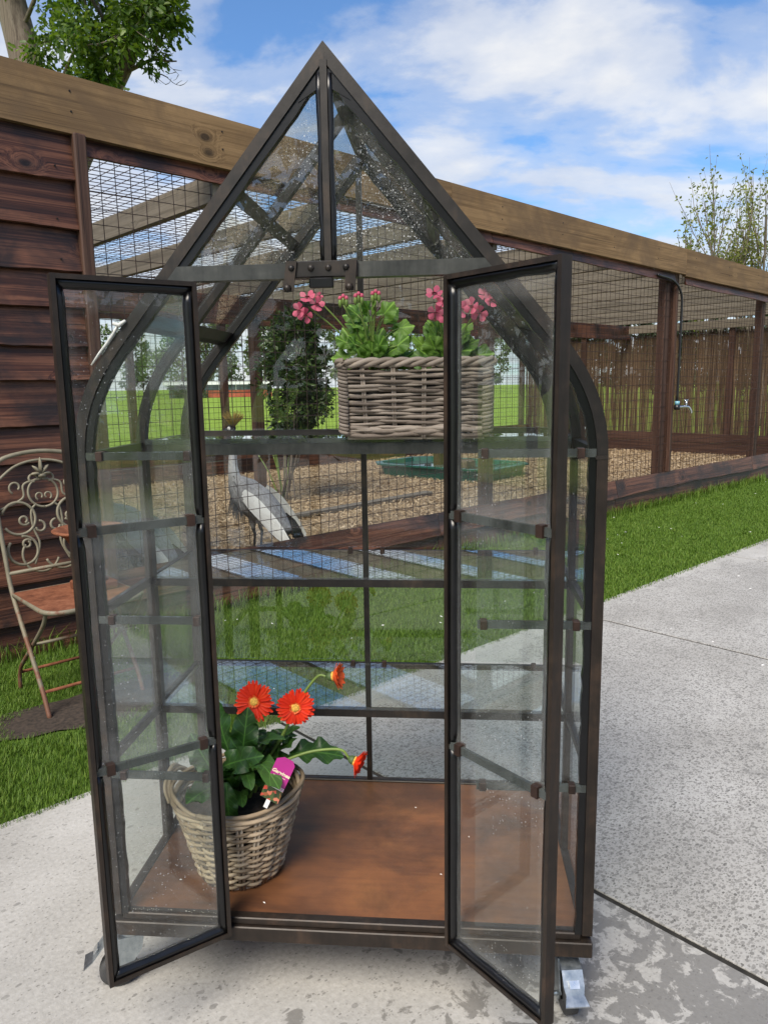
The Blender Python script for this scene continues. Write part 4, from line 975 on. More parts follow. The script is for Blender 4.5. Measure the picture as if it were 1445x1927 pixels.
# ------------------------------------------------------------------ bistro chair and bowl
m, n, out = new_mat('chairpaint'); c = objcoord(n); zc = n.new('ShaderNodeSeparateXYZ', {0: n.new('ShaderNodeNewGeometry').outputs['Position']}).outputs[2]
nz = n.noise(c, 16, 6, .65); worn = n.ramp(n.math('ADD', nz, n.math('MULTIPLY', n.math('SUBTRACT', .42, zc), .55)), [(.52, 0.0), (.66, 1.0)])
finish(n, out, n.mix(worn, n.ramp(nz, [(.3,(.14,.125,.085)),(.7,(.23,.21,.15))]), (.14,.062,.035)), .65, .1, bump=nz, bstr=.3, bdist=.003); M['chairpaint'] = m
M['rust'] = metal_mat('rust', (.11,.04,.022), (.19,.072,.038), (.27,.115,.064), .8, .1, 20, .2)
ch = thing('garden_chair', 'rusty folding metal garden chair with scrolled back against the shed', 'chair', site(-2.03,-.73), ROT)
cb_ = -2.03; 
def C(pts): return [np.array([p[0]-cb_, p[1]+.73, p[2]]) for p in pts]
def bar(name, pts, r_=.0085, mat='chairpaint', smooth=True, spl=True, k=8):
    P = spline(C(pts), 7) if spl else np.array(C(pts)); return MB().tube(P, r_, k).build(name, M[mat], ch, smooth)
sl_, sr_ = -2.225, -1.835; yb_ = -.50
for s_ in (sl_, sr_):
    bar('back_upright', [(s_,yb_+.09,.95),(s_-.004,yb_+.06,.80),(s_,yb_+.015,.58),(s_,yb_-.03,.45),(s_+.0,-.64,.30),(s_,-.79,.11),(s_,-.855,0)], .0095)
    bar('rear_leg', [(s_+.02,-.86,.44),(s_+.02,-.80,.36),(s_+.02,-.62,.22),(s_+.02,-.47,.10),(s_+.02,-.44,.0)], .0085)
bar('back_arch', [(sl_,yb_+.09,.945),(sl_+.05,yb_+.098,1.0),(-2.03,yb_+.104,1.022),(sr_-.05,yb_+.098,1.0),(sr_,yb_+.09,.945)], .0095)
bar('inner_arch', [(sl_+.005,yb_+.085,.90),(-2.13,yb_+.093,.965),(-2.03,yb_+.096,.985),(-1.93,yb_+.093,.965),(sr_-.005,yb_+.085,.90)], .006)
bar('back_rail', [(sl_,yb_+.0,.528),(sr_,yb_+.0,.535)], .008, spl=False)
def ring(cx_, cz, r_, a0=0, a1=360, rad=.0065, curl=0.0):
    aa = np.radians(np.linspace(a0,a1,28)); rr_ = r_*(1-curl*np.linspace(0,1,28)); lean = lambda z: yb_+.03+(z-.55)*.17
    return bar('scroll', [(cx_+q*math.cos(a_), lean(cz+q*math.sin(a_)), cz+q*math.sin(a_)) for a_, q in zip(aa, rr_)], rad, spl=False, k=6)
for sg in (-1, 1):
    mx_ = -2.03
    f = lambda x: mx_+sg*x
    A = (lambda a0, a1: (a0, a1)) if sg > 0 else (lambda a0, a1: (180-a0, 180-a1))
    ring(f(.0), .845, .062, *A(-90,90), rad=.0055)
    ring(f(.115), .745, .068, *A(20,330)); ring(f(.115), .61, .06, *A(90,400)); ring(f(.095), .735, .022, *A(-150,250), rad=.0058, curl=.5); ring(f(.095), .635, .02, *A(150,-250), rad=.0058, curl=.5)
    ring(f(.045), .585, .075, *A(-160,40), rad=.0055); ring(f(.11), .875, .028, *A(-60,230), rad=.005, curl=.55); ring(f(.035), .905, .022, *A(200,-120), rad=.0058, curl=.5)
    ring(f(.017), .83, .017, *A(-60,230), rad=.0042, curl=.4); ring(f(.035), .70, .026, *A(90,360), rad=.0058, curl=.45)
    L_ = lambda x, z: (f(x), yb_+.03+(z-.55)*.17, z)
    bar('scroll', [L_(.0,.905), L_(.075,.885), L_(.085,.83), L_(.15,.80), L_(.185,.79)], .005); bar('scroll', [L_(.035,.80), L_(.06,.77), L_(.062,.70), L_(.045,.63), L_(.075,.545)], .005)
fl_ = MB()
for ang_, ln in ((0,.072),(35,.06),(-35,.06),(75,.046),(-75,.046)):
    a_ = R(ang_); P = [(-2.03+math.sin(a_)*ln*t_, yb_+.085, .925+math.cos(a_)*ln*t_-(.012*t_*t_ if ang_ else 0)) for t_ in (0,.4,.75,1)]; fl_.tube(C(P), [.008,.015,.012,.003], 6, flat=.5)
fl_.tube(C([(-2.045,yb_+.08,.918),(-2.015,yb_+.08,.918)]), .009, 6); fl_.build('finial', M['chairpaint'], ch, True)
# seat pan: rounded front corners with a rolled rim
pl = [(sl_+.0,-.53),(sr_-.0,-.53),(sr_,-.86)] ; poly = [(sl_,-.53),(sr_,-.53)]+[tuple(p[:2]) for p in bez((sr_,-.85,0),(sr_,-.945,0),(sr_-.10,-.945,0),8)]+[tuple(p[:2]) for p in bez((sl_+.10,-.945,0),(sl_,-.945,0),(sl_,-.85,0),8)]
MB().prism(C([(p[0],p[1],.446) for p in poly]), (0,0,.006)).build('seat', M['rust'], ch)
MB().tube(C([(p[0],p[1],.443) for p in poly]), .010, 7, closed=True).build('seat_rim', M['chairpaint'], ch, True)
bar('stretcher', [(sl_,-.80,.095),(sr_,-.80,.095)], .007, 'rust', spl=False); bar('stretcher', [(sl_+.02,-.455,.08),(sr_+.02,-.455,.08)], .007, 'rust', spl=False); bar('stretcher', [(sl_+.02,-.665,.255),(sr_+.02,-.665,.255)], .007, 'chairpaint', spl=False)
bl = thing('rusty_urn', 'rusty footed urn with a wide flared rim standing on the chair seat', 'urn', site(-1.95,-.70,.452), ROT)
MB().bbox((-.075,-.075,0),(.075,.075,.036),.006).build('foot', M['rust'], bl)
MB().lathe([(.06,.036),(.05,.05),(.028,.075),(.024,.12),(.03,.14),(.055,.165),(.085,.20),(.10,.225),(.128,.245),(.146,.25),(.149,.257),(.140,.262),(.12,.256),(.09,.235)], 32).build('bowl', M['rust'], bl, True)

# ------------------------------------------------------------------ cranes
def skin_obj(name, chains, mat_fn, parent, voxel=.007):
    mb = MB()
    for (Cn, RX_, RY_, XA) in chains: mb.loft(Cn, RX_, RY_, XA, 14)
    me = mb.mesh(name, True); o = bpy.data.objects.new(name, me); COL.objects.link(o)
    md = o.modifiers.new('r', 'REMESH'); md.mode = 'VOXEL'; md.voxel_size = voxel; md.use_smooth_shade = True
    sm = o.modifiers.new('s', 'SMOOTH'); sm.iterations = 6; sm.factor = .5
    dg = bpy.context.evaluated_depsgraph_get(); m2 = bpy.data.meshes.new_from_object(o.evaluated_get(dg)); o.modifiers.clear(); o.data = m2
    m2.materials.clear(); m2.materials.append(mat_fn); o.parent = parent; return o
m, n, out = new_mat('crane_body'); c = n.new('ShaderNodeTexCoord').outputs['Object']; z_ = n.new('ShaderNodeSeparateXYZ', {0: c}).outputs[2]
gcol = n.ramp(n.noise(n.mapping(c, (60,60,14)), 1.0, 4, .6), [(.3,(.15,.148,.148)), (.6,(.32,.318,.315))])
hcol = n.ramp(z_, [(.30,(.05,.05,.052)), (.34,(.0,.0,.0)), (.985,(.0,.0,.0)), (.99,(1,1,1))])
leg = n.ramp(z_, [(.0,1.0),(.255,1.0),(.275,0.0)]); neck = n.ramp(z_, [(.60,0.0),(.70,1.0)]); hd = n.ramp(z_, [(.935,0.0),(.95,1.0)])
colr = n.mix(leg, n.mix(neck, gcol, n.ramp(n.noise(c, 50, 3), [(.3,(.5,.5,.5)),(.7,(.66,.66,.65))])), (.035,.034,.036)); colr = n.mix(hd, colr, (.018,.016,.018)); finish(n, out, colr, .8, bump=n.noise(n.mapping(c,(80,80,18)),1,3), bstr=.5, bdist=.006); M['crane'] = m
M['plume'] = island_mat('plume', [(.1,(.075,.074,.074)), (.5,(.21,.208,.205)), (1,(.44,.435,.43))], .8, 60); M['wingwhite'] = island_mat('wing_white', [(.1,(.72,.72,.69)), (1,(.88,.88,.85))], .75, 40)
M['black_feather'] = island_mat('black_feather', [(.1,(.006,.006,.007)), (1,(.03,.028,.028))], .6); M['gold'] = island_mat('gold', [(.1,(.30,.15,.04)), (1,(.55,.35,.13))], .7); M['redskin'] = plain('red_skin', (.45,.04,.03), .6)
def feather(mb, p, d_, L, w_, upv, curve=.1, n_=4):
    d_ = np.array(d_, float); d_ /= np.linalg.norm(d_); x = np.cross(d_, upv); x /= np.linalg.norm(x)+1e-9; nz = np.cross(x, d_); V = []
    for i in range(n_+1):
        t_ = i/n_; ww = w_*(math.sin(math.pi*min(.97,.12+t_*.86))**.7); q = np.array(p)+d_*L*t_-nz*curve*L*t_*t_
        V += [q-x*ww, q+nz*w_*.12, q+x*ww]
    mb.add(V, [(k*3+j,k*3+j+1,k*3+j+4,k*3+j+3) for k in range(n_) for j in (0,1)])
def crane(loc, heading, label, head_down=False, sc=1.0):
    """local: +X is the way the bird faces"""
    t = thing('crane', label, 'bird', loc, heading, 'grey cranes in the pen'); t.scale = (sc,)*3; ya = (0,1,0)
    body = ([(.20,0,.62),(.16,0,.575),(.09,0,.52),(-.02,0,.44),(-.13,0,.36),(-.22,0,.29),(-.29,0,.235)], [.03,.07,.112,.13,.115,.075,.03], [.035,.08,.12,.13,.105,.065,.025], ya)
    if not head_down:
        neck_ = ([(.13,0,.53),(.175,0,.62),(.185,0,.70),(.18,0,.80),(.172,0,.90),(.17,0,.96)], [.06,.045,.035,.029,.025,.024], [.065,.05,.036,.029,.025,.024], ya); hc = np.array([.185,0,.985]); bk = np.array([1,0,-.12])
    else:
        neck_ = ([(.13,0,.55),(.22,0,.60),(.33,0,.55),(.41,0,.42),(.45,0,.27),(.47,0,.17)], [.06,.045,.035,.029,.025,.022], [.065,.05,.036,.029,.025,.022], ya); hc = np.array([.485,0,.13]); bk = np.array([.45,0,-.9])
    bk = bk/np.linalg.norm(bk)
    head = ([hc-bk*.04, hc-bk*.02, hc+bk*.012, hc+bk*.04], [.012,.028,.028,.012], [.012,.031,.031,.013], ya)
    legs = []
    for sy, kx in ((-.045,.0),(.045,.06)):
        legs.append(([(.0,sy,.42),(-.0,sy,.33),(-.005,sy,.25),(-.02,sy,.22)], [.045,.03,.015,.012], [.045,.03,.015,.012], ya)); legs.append(([(-.018,sy,.235),(-.005,sy,.12),(kx*.3,sy,.008)], [.013,.0095,.010], [.013,.0095,.010], ya))
        for a_ in (-35,0,35): legs.append(([(kx*.3-.005,sy,.012),(kx*.3+.045*math.cos(R(a_)),sy+.045*math.sin(R(a_)),.010),(kx*.3+.08*math.cos(R(a_)),sy+.08*math.sin(R(a_)),.007)], [.009,.008,.005], [.009,.007,.005], (0,0,1)))
    skin_obj('body', [body, neck_, head]+legs, M['crane'], t, .008)
    bm = MB(); bm.loft([hc+bk*.03, hc+bk*.055, hc+bk*.085], [.011,.007,.002], [.013,.008,.002], ya, 8); bm.build('beak', M['black_feather'], t, True)
    for sy in (-1,1): 
        ck = MB(); ck.lathe([(.002,.004),(.014,.002),(.015,-.003)], 10, (0,0,0)); o = ck.build('cheek', M['wingwhite'], t, True); o.matrix_local = Matrix.Translation(Vector(hc)+Vector((0,sy*.026,.0))) @ Matrix.Rotation(-sy*math.pi/2,4,'X')
    cr_ = MB(); upc = np.array([-bk[2]*-1*0, 0, 1]) if not head_down else np.array([-.8,0,.6])
    ct = hc - bk*.02
    for i in range(170):
        th = rng.uniform(0,2*math.pi); r_ = .10*math.sqrt(rng.random()); d_ = upc*.085+np.array([math.cos(th)*r_*.8-.015, math.sin(th)*r_, 0]); d_ /= np.linalg.norm(d_); cr_.tube([ct, ct+d_*.06, ct+d_*.13*rng.uniform(.8,1.05)], [.0016,.0014,.0010], 3, cap=False)
    cr_.build('crown', M['gold'], t)
    pm = MB(); r_ = np.random.default_rng(5)
    for i in range(150):                                         # long grey breast and back plumes
        u = r_.random(); a_ = r_.uniform(-math.pi,math.pi); cx_ = .17-.20*u; cz_ = .60-.15*u; rr_ = .055+.055*math.sin(math.pi*min(1,u*1.2))
        p = (cx_, math.sin(a_)*rr_, cz_+math.cos(a_)*rr_*.9); feather(pm, p, (-.55+r_.normal(0,.1), math.sin(a_)*.15+r_.normal(0,.06), -.8+r_.normal(0,.1)), r_.uniform(.10,.2), .006, (0,math.sin(a_),math.cos(a_)+.3))
    for i in range(70):
        a_ = r_.uniform(-2,2)+math.pi; feather(pm, (.15+.04*math.cos(a_)*0+r_.normal(0,.02), math.sin(a_)*.05, .55+r_.normal(0,.03)), (.1+r_.normal(0,.12), r_.normal(0,.12), -1), r_.uniform(.16,.27), .005, (1,0,.1))
    pm.build('plumes', M['plume'], t, True, kind='stuff')
    for sy in (-1,1):
        wg = bpy.data.objects.new('wing', None); COL.objects.link(wg); wg.parent = t; wh = MB(); bf = MB(); r_ = np.random.default_rng(9)
        for i in range(26):
            u = i/25; p = (.02-.10*u, sy*(.132-.015*u), .50-.06*u+.03*math.sin(i*2.1)); feather(wh, (p[0]-.02,p[1]*1.10,p[2]+.025-.02*u), (-.74, .05*sy, -.56-.16*u), .30+.06*u, .036, (0,sy,.4), .08)
        for i in range(16):
            u = i/15; p = (-.16-.10*u, sy*(.135-.03*u), .36-.05*u); feather(bf, p, (-.55, -.05*sy, -.85), .20+.05*u, .026, (0,sy,.3), .2)
        wh.build('white_feathers', M['wingwhite'], wg, True); bf.build('black_feathers', M['black_feather'], wg, True)
    return t
crane(site(-.12,.86), R(160), 'grey crane standing upright behind the mesh with white wing and golden crown')
crane(site(-1.22,.48), R(170), 'grey crane bending to the ground beside the shed end of the pen', True, .95)

# ------------------------------------------------------------------ things in and on the pen
M['green_plastic'] = plain('green_plastic', (.012,.10,.065), .35, 0, .1)
tub = thing('water_tub', 'low green plastic water tray on the straw', 'water tray', site(4.85,3.45), ROT+R(8))
m, n, out = new_mat('tub_water'); finish(n, out, (.10,.13,.13), .03, bump=n.noise(n.new('ShaderNodeTexCoord').outputs['Object'], 14, 3), bstr=.06, bdist=.01, spec=.6)
def oct_(a_, b_, c_, z): return [(-a_+c_,-b_,z),(a_-c_,-b_,z),(a_,-b_+c_,z),(a_,b_-c_,z),(a_-c_,b_,z),(-a_+c_,b_,z),(-a_,b_-c_,z),(-a_,-b_+c_,z)]
rg = [oct_(.57,.92,.2,0), oct_(.61,.97,.21,.15), oct_(.66,1.02,.22,.16), oct_(.66,1.02,.22,.18), oct_(.58,.94,.2,.18), oct_(.53,.88,.19,.05)]
mb = MB(); mb.add(np.concatenate([np.array(q) for q in rg]), [(i*8+q,i*8+(q+1)%8,i*8+8+(q+1)%8,i*8+8+q) for i in range(5) for q in range(8)]+[tuple(range(40,48)),tuple(range(8))[::-1]]); mb.build('tray', M['green_plastic'], tub)
MB().prism(oct_(.555,.905,.195,.12), (0,0,.004)).build('water', m, tub)
MB().bbox((-.12,-.35,.11),(.12,-.1,.23),.02).build('stone', plain('tub_stone', (.14,.1,.075), .9, 0, .3, 12), tub)
lg = MB().bbox((-1.1,-.06,0),(1.1,.06,.045),.008).build('loose_board', M['joist']); lg.location = site(2.1,2.2,.005); lg.rotation_euler = (0,0,ROT+R(4)); tag(lg, 'weathered loose board lying on the straw', 'board')
M['shrub_leaf'] = leaf_mat('shrub_leaf', (.014,.036,.01), (.035,.075,.018), (.10,.16,.04), .35)
def leaf_cloud(centres, radii, n_, L, w_, droop=.3, rs=None, up=.4, lob=False):
    """many leaf faces spread round centre points; returns V, F (quads)"""
    r_ = rs or rng; k = r_.integers(0, len(centres), n_); d_ = r_.normal(0,1,(n_,3)); d_ /= np.linalg.norm(d_,axis=1)[:,None]
    p = np.asarray(centres)[k]+d_*(np.asarray(radii)[k]*r_.random(n_)**.5)[:,None]
    f = d_+r_.normal(0,.6,(n_,3))-np.array([0,0,droop]); f /= np.linalg.norm(f,axis=1)[:,None]; u_ = r_.normal(0,1,(n_,3))+np.array([0,0,up*2]); x = np.cross(f,u_); x /= np.linalg.norm(x,axis=1)[:,None]; nz = np.cross(x,f)
    l_ = (L*r_.uniform(.6,1.25,n_))[:,None]; ww = (w_*r_.uniform(.7,1.2,n_))[:,None]
    if lob: pts = [(0,0,0),(.9,.28,.06),(.55,.45,.03),(.75,.75,.05),(0,1.0,-.1),(-.75,.75,.05),(-.55,.45,.03),(-.9,.28,.06)]; Fi = np.array([[0,1,2,7],[7,2,6,6],[2,3,4,6],[6,4,5,5]]); 
    V = []
    if lob:
        for a_, b_, c_ in pts: V.append(p+x*ww*a_+f*l_*b_+nz*l_*c_)
        V = np.stack(V,1).reshape(-1,3); i = np.arange(n_)[:,None]*8; F = np.concatenate([i+np.array([[0,1,2,7]]), i+np.array([[7,2,4,6]]), i+np.array([[2,3,4,4]])[:,:4]*0+np.array([[2,3,4,0]]) if False else i+np.array([[7,2,4,6]])])
        F = np.concatenate([i+np.array([[0,1,2]]), i+np.array([[0,2,6]]), i+np.array([[0,6,7]]), i+np.array([[2,3,4]]), i+np.array([[2,4,6]]), i+np.array([[6,4,5]])])
        return V, F
    V = np.stack([p, p+x*ww+f*l_*.45+nz*l_*.06, p+f*l_-nz*l_*.12, p-x*ww+f*l_*.45+nz*l_*.06],1).reshape(-1,3); i = np.arange(n_)[:,None]*4
    return V, np.concatenate([i+np.array([[0,1,2]]), i+np.array([[0,2,3]])])
sb = thing('laurel_shrub', 'dark glossy evergreen shrub on thin stems inside the pen', 'shrub', site(1.8,3.2))
cen = []; rad = []
for i in range(60):
    z = rng.uniform(.72,1.98); wq = .36*math.sin(math.pi*min(1,(2.15-z)/1.55))**.7; a_ = rng.uniform(0,6.28); q = wq*math.sqrt(rng.random()); cen.append((.16+math.cos(a_)*q, math.sin(a_)*q*.7, z)); rad.append(rng.uniform(.09,.17))
V_, F_ = leaf_cloud(cen, rad, 6500, .08, .018); o = fast_obj('foliage', V_, F_, M['shrub_leaf'], sb); o['kind'] = 'stuff'
for i in range(9):
    st_ = MB(); c_ = cen[i*5]; st_.tube(spline([(rng.normal(0,.05),rng.normal(0,.05),0),(c_[0]*.5,c_[1]*.4,.6),c_],6), .010, 5); st_.build('stem', M['twig'], sb, True)
for i in range(7):
    st_ = MB(); q = np.array([rng.normal(0,.17),rng.normal(0,.08),rng.uniform(.5,.85)]); st_.tube(spline([(q[0]*.2,q[1]*.2,0),q*.6,q],5), .007, 5); st_.build('stem', M['stem'], sb, True)
# hose and tap
M['hose'] = plain('hose', (.012,.012,.013), .35); M['chrome'] = plain('chrome', (.7,.72,.73), .15, 1.0, .02)
hs = MB(); hs.tube(spline([site(4.0,-.036,2.30),site(4.3,-.045,2.27),site(4.46,-.05,2.17),site(4.50,-.05,2.0),site(4.50,-.05,1.5),site(4.50,-.048,1.07)],8), .012, 8)
hs = hs.build('garden_hose', M['hose'], None, True); tag(hs, 'black hose running down the pen post to the tap', 'hose')
tp = thing('garden_tap', 'chrome tap with blue connector on the pen post', 'tap', site(4.50,-.05,1.01), ROT)
MB().tube([(0,0,.02),(0,0,.06)], .025, 10).build('connector', plain('blue_connector', (.16,.36,.45), .4), tp, True); MB().tube([(0,0,-.03),(0,0,.02)], .030, 10).build('elbow', M['hose'], tp, True)
MB().tube(spline([(.01,-.01,0),(.12,-.04,0),(.16,-.05,-.01),(.19,-.06,-.05),(.195,-.06,-.07)],5), .014, 8).build('spout', M['chrome'], tp, True)
MB().tube([(.12,-.04,.0),(.12,-.04,.06)], .010, 8).build('stem', M['chrome'], tp, True); MB().tube([(.085,-.04,.062),(.155,-.04,.068)], .009, 8).build('handle', M['chrome'], tp, True)

# ------------------------------------------------------------------ trees
def limb(mb, p, d_, L, r0, lvl, maxl, tips, up=.25, wob=.25, split=(2,4), ratio=.68, ang=.6, r_=None, nseg=5):
    P = [np.array(p, float)]; d_ = np.array(d_, float)
    for i in range(nseg):
        d_ = d_+r_.normal(0,wob,3)/nseg*1.5+np.array([0,0,up/nseg]); d_ /= np.linalg.norm(d_); P.append(P[-1]+d_*L/nseg)
    r1 = r0*(.55 if lvl < maxl else .35); mb.tube(P, np.linspace(r0,r1,len(P)), 7 if lvl == 0 else 5 if lvl < 3 else 4, cap=False)
    if lvl >= maxl-1: tips += [(P[k], d_) for k in range(2,len(P))]
    if lvl < maxl:
        for q in range(r_.integers(*split)):
            k = r_.integers(2, len(P)); n_ = d_+r_.normal(0,ang,3); n_ /= np.linalg.norm(n_); limb(mb, P[k], n_, L*ratio*r_.uniform(.8,1.15), max(.006,r1*(.85 if k == len(P)-1 else .62)), lvl+1, maxl, tips, up, wob, split, ratio, ang, r_, nseg)
M['oak_leaf'] = leaf_mat('oak_leaf', (.03,.065,.008), (.07,.13,.015), (.15,.22,.03), .45, .45)
M['bud_leaf'] = leaf_mat('bud_leaf', (.10,.12,.025), (.18,.2,.045), (.26,.27,.08), .6, .4)
# big tree behind the left of the pen: two trunks
tr = thing('tree', 'big tree with forked trunk and lobed green leaves above the shed', 'tree', (-5.2, 10.1, 0)); L0 = np.array([-5.2,10.1,0]); r_ = np.random.default_rng(4)
tk = MB(); tk.tube(spline([(.15,0,-.05),(.1,.02,2.5),(-.05,.05,4.6),(-.32,.1,6.2),(-.75,.2,8.2),(-1.0,.3,10)],6), np.linspace(.30,.17,31), 12, cap=False); tk.build('trunk', M['bark'], tr, True)
tk = MB(); tk.tube(spline([(.05,0,3.1),(.18,.03,4.1),(.55,.06,4.85),(.95,.1,5.55),(1.32,.15,6.2),(1.9,.25,7.6)],6), np.linspace(.20,.09,31), 10, cap=False); tk.build('trunk', M['bark'], tr, True)
bmb = MB(); tips = []
for p, d_, L in (((.9,.1,5.5),(.1,-.35,.75),1.0),((1.05,.1,5.75),(.75,.1,.25),.62),((1.35,.15,6.3),(.85,-.3,.25),.8),((.2,.0,5.2),(.5,-.3,.6),1.0),((1.6,.2,6.9),(.8,0,.2),.9),((1.5,.2,6.8),(-.5,-.3,.5),1.4),((1.2,.1,6.1),(-.2,-.6,.45),1.1),((-.4,.1,6.4),(.7,-.2,.5),1.4),((2.0,.25,7.9),(.4,.3,.6),1.4),((-.6,.1,7.6),(.5,.2,.7),1.6),((-.75,.2,8.2),(-.6,.1,.6),1.6)):
    limb(bmb, p, d_, L, .04, 1, 4, tips, .05, .5, (2,4), .66, .7, r_)
bmb.build('branches', M['bark'], tr, True)
tips = [t_ for t_ in tips if t_[0][2] > 5.42 and t_[0][0] < 1.45+(t_[0][2]-5.6)*.85 and not (t_[0][0] < .05 and t_[0][2] < 7.0)]
cen = np.array([t_[0] for t_ in tips]); V_, F_ = leaf_cloud(cen, np.full(len(cen),.25), 12000, .115, .03, .35, r_, .3, True); o = fast_obj('crown', V_, F_, M['oak_leaf'], tr); o['kind'] = 'stuff'
# budding trees beyond the end of the pen
def bud_tree(loc, h, label, seed, spread, n_main):
    r_ = np.random.default_rng(seed); t = thing('young_tree', label, 'tree', loc, 0, 'budding trees behind the far end of the pen'); tk = MB(); P = spline([(0,0,0),(.05,0,h*.25),(0,.05,h*.42)],5); tk.tube(P, np.linspace(.09,.065,len(P)), 8); tk.build('trunk', M['twig'], t, True)
    bm = MB(); tips = []
    for q in range(n_main):
        a_ = 2*math.pi*q/n_main+r_.normal(0,.2); z0 = h*r_.uniform(.2,.40); limb(bm, (0,0,z0), (math.cos(a_)*spread,math.sin(a_)*spread,1), h*r_.uniform(.42,.6), .042, 1, 3, tips, .5, .16, (4,7), .52, .26, r_, 6)
    bm.build('branches', M['twig'], t, True); cen = np.array([t_[0] for t_ in tips]); V_, F_ = leaf_cloud(cen, np.full(len(cen),.06), 2900, .095, .03, -.2, r_, .2); o = fast_obj('crown', V_, F_, M['bud_leaf'], t); o['kind'] = 'stuff'
bud_tree((9.2,20.6,0), 5.9, 'taller budding tree with upright bare twigs right of the pen end', 31, .5, 12)
bud_tree((7.75,20.2,0), 4.9, 'shorter budding tree with upright bare twigs rising over the pale beam', 32, .42, 9)
# far trees on the edge of the field, alike and copied
M['far_leaf'] = leaf_mat('far_leaf', (.06,.10,.03), (.11,.16,.05), (.19,.25,.09), .7, .3); M['far_dark'] = leaf_mat('far_dark', (.02,.035,.018), (.035,.055,.026), (.06,.085,.04), .7, .2)
def far_proto(seed, mat, w_, h, conifer=False):
    r_ = np.random.default_rng(seed); tk = MB(); tk.tube([(0,0,0),(0,0,h*.5)], [.35,.15], 7); cen = []; rad = []
    for i in range(34):
        z = h*r_.uniform(.16,.95); k = (1-z/h)**.8 if conifer else math.sin(math.pi*min(1,.12+.86*z/h))**.6; a_ = r_.uniform(0,6.28); q = w_*k*math.sqrt(r_.random()); cen.append((math.cos(a_)*q,math.sin(a_)*q,z)); rad.append(r_.uniform(.7,1.5)*w_/4)
    V_, F_ = leaf_cloud(cen, rad, 2600, .55, .2, .2, r_); return tk, V_, F_, mat
kinds = [far_proto(1,M['far_leaf'],4.2,12), far_proto(2,M['far_leaf'],5.0,10), far_proto(3,M['far_leaf'],3.2,14), far_proto(4,M['far_dark'],3.0,12,True)]
protos = []
spots = [(-29,1,120,1.0,'pale green tree at the far field edge above the chair'),(-26,0,128,1.05,'pale green far tree left of the brick building, seen through the left door'),
 (-23,2,135,1.0,'tall slim far tree seen through the inner half of the left door'),(-19.6,1,120,.95,'broad pale tree behind the left end of the low brick building'),(-16.9,0,126,1.05,'rounded pale tree rising right behind the middle of the low brick building'),
 (-13.6,2,120,.95,'tall slim far tree at the right end of the low brick building'),(-11,0,118,1.15,'large pale tree at the far field edge directly behind the laurel shrub'),(-7.6,2,118,1.0,'slim far tree just right of the laurel shrub'),
 (-4,1,118,1.05,'broad pale tree at the far field edge behind the leafy left pelargonium'),(-.5,0,120,.95,'pale tree at the far field edge behind the gap between the pelargoniums'),(3,2,120,.9,'slim pale tree at the far field edge behind the lower right pelargonium')]
made = {}
for (b_, k, dist, sc, lab) in spots:
    x, y = CL.x+math.sin(R(b_))*dist, CL.y+math.cos(R(b_))*dist
    if k not in made:
        t = thing('far_tree', lab, 'tree', (x,y,-.06), rng.uniform(0,6), 'trees along the far edge of the field'); tk, V_, F_, mt = kinds[k]; tk.build('trunk', M['bark'], t); o = fast_obj('crown', V_, F_, mt, t); o['kind'] = 'stuff'; made[k] = t
    else:
        src = made[k]; t = src.copy(); COL.objects.link(t); t.location = (x,y,-.06); t.rotation_euler = (0,0,rng.uniform(0,6)); t['label'] = lab
        for c_ in src.children: q = c_.copy(); COL.objects.link(q); q.parent = t
    t.scale = (sc,sc,sc)
Vs, Fs, cnt = [], [], 0                                   # the dark wood beyond the reed screen reads as one mass
_, Vp, Fp, _ = kinds[3]
for i in range(15):
    b_ = 9+1.55*i; dist = 50+10*((i*7)%4)/3; sc = .42+.2*((i*5)%7)/7; a_ = i*1.3; ro = np.array([[math.cos(a_),-math.sin(a_),0],[math.sin(a_),math.cos(a_),0],[0,0,1]])
    Vs.append(np.asarray(Vp)@ro.T*sc+np.array([CL.x+math.sin(R(b_))*dist, CL.y+math.cos(R(b_))*dist, 0])); Fs.append(np.asarray(Fp)+cnt); cnt += len(Vp)
o = fast_obj('far_wood', np.concatenate(Vs), np.concatenate(Fs), M['far_dark']); tag(o, 'dark belt of conifers glimpsed through the reed screen', kind='stuff')
# low red brick building across the field
bx = CL.x+math.sin(R(-17.2))*112; by = CL.y+math.cos(R(-17.2))*112; fb = thing('brick_building', 'low red brick building with white fascia and flat roof across the field', 'building', (bx,by,-.06), R(17))
MB().box((-1.5,-3,0),(7.5,3,1.0)).build('wall', plain('red_brick', (.36,.07,.04), .8, 0, .15, 2), fb); MB().box((-6.5,-2.9,0.0),(-1.505,2.9,1.75)).build('window_band', plain('dark_glazing_b', (.10,.14,.16), .15, 0, .3, .8), fb); MB().box((-1.5,-2.9,1.0),(7.5,2.9,1.75)).build('window_band', plain('dark_glazing', (.08,.12,.15), .15, 0, .3, .8), fb)
MB().box((-7.2,-3.6,1.75),(8.2,3.6,2.25)).build('fascia', plain('white_fascia', (.75,.75,.74), .5), fb)
for k in range(7): MB().box((-6.5+k*2.25,-3.02,1.0),(-6.38+k*2.25,-2.9,1.75)).build('window_post', M['tagwhite'], fb)
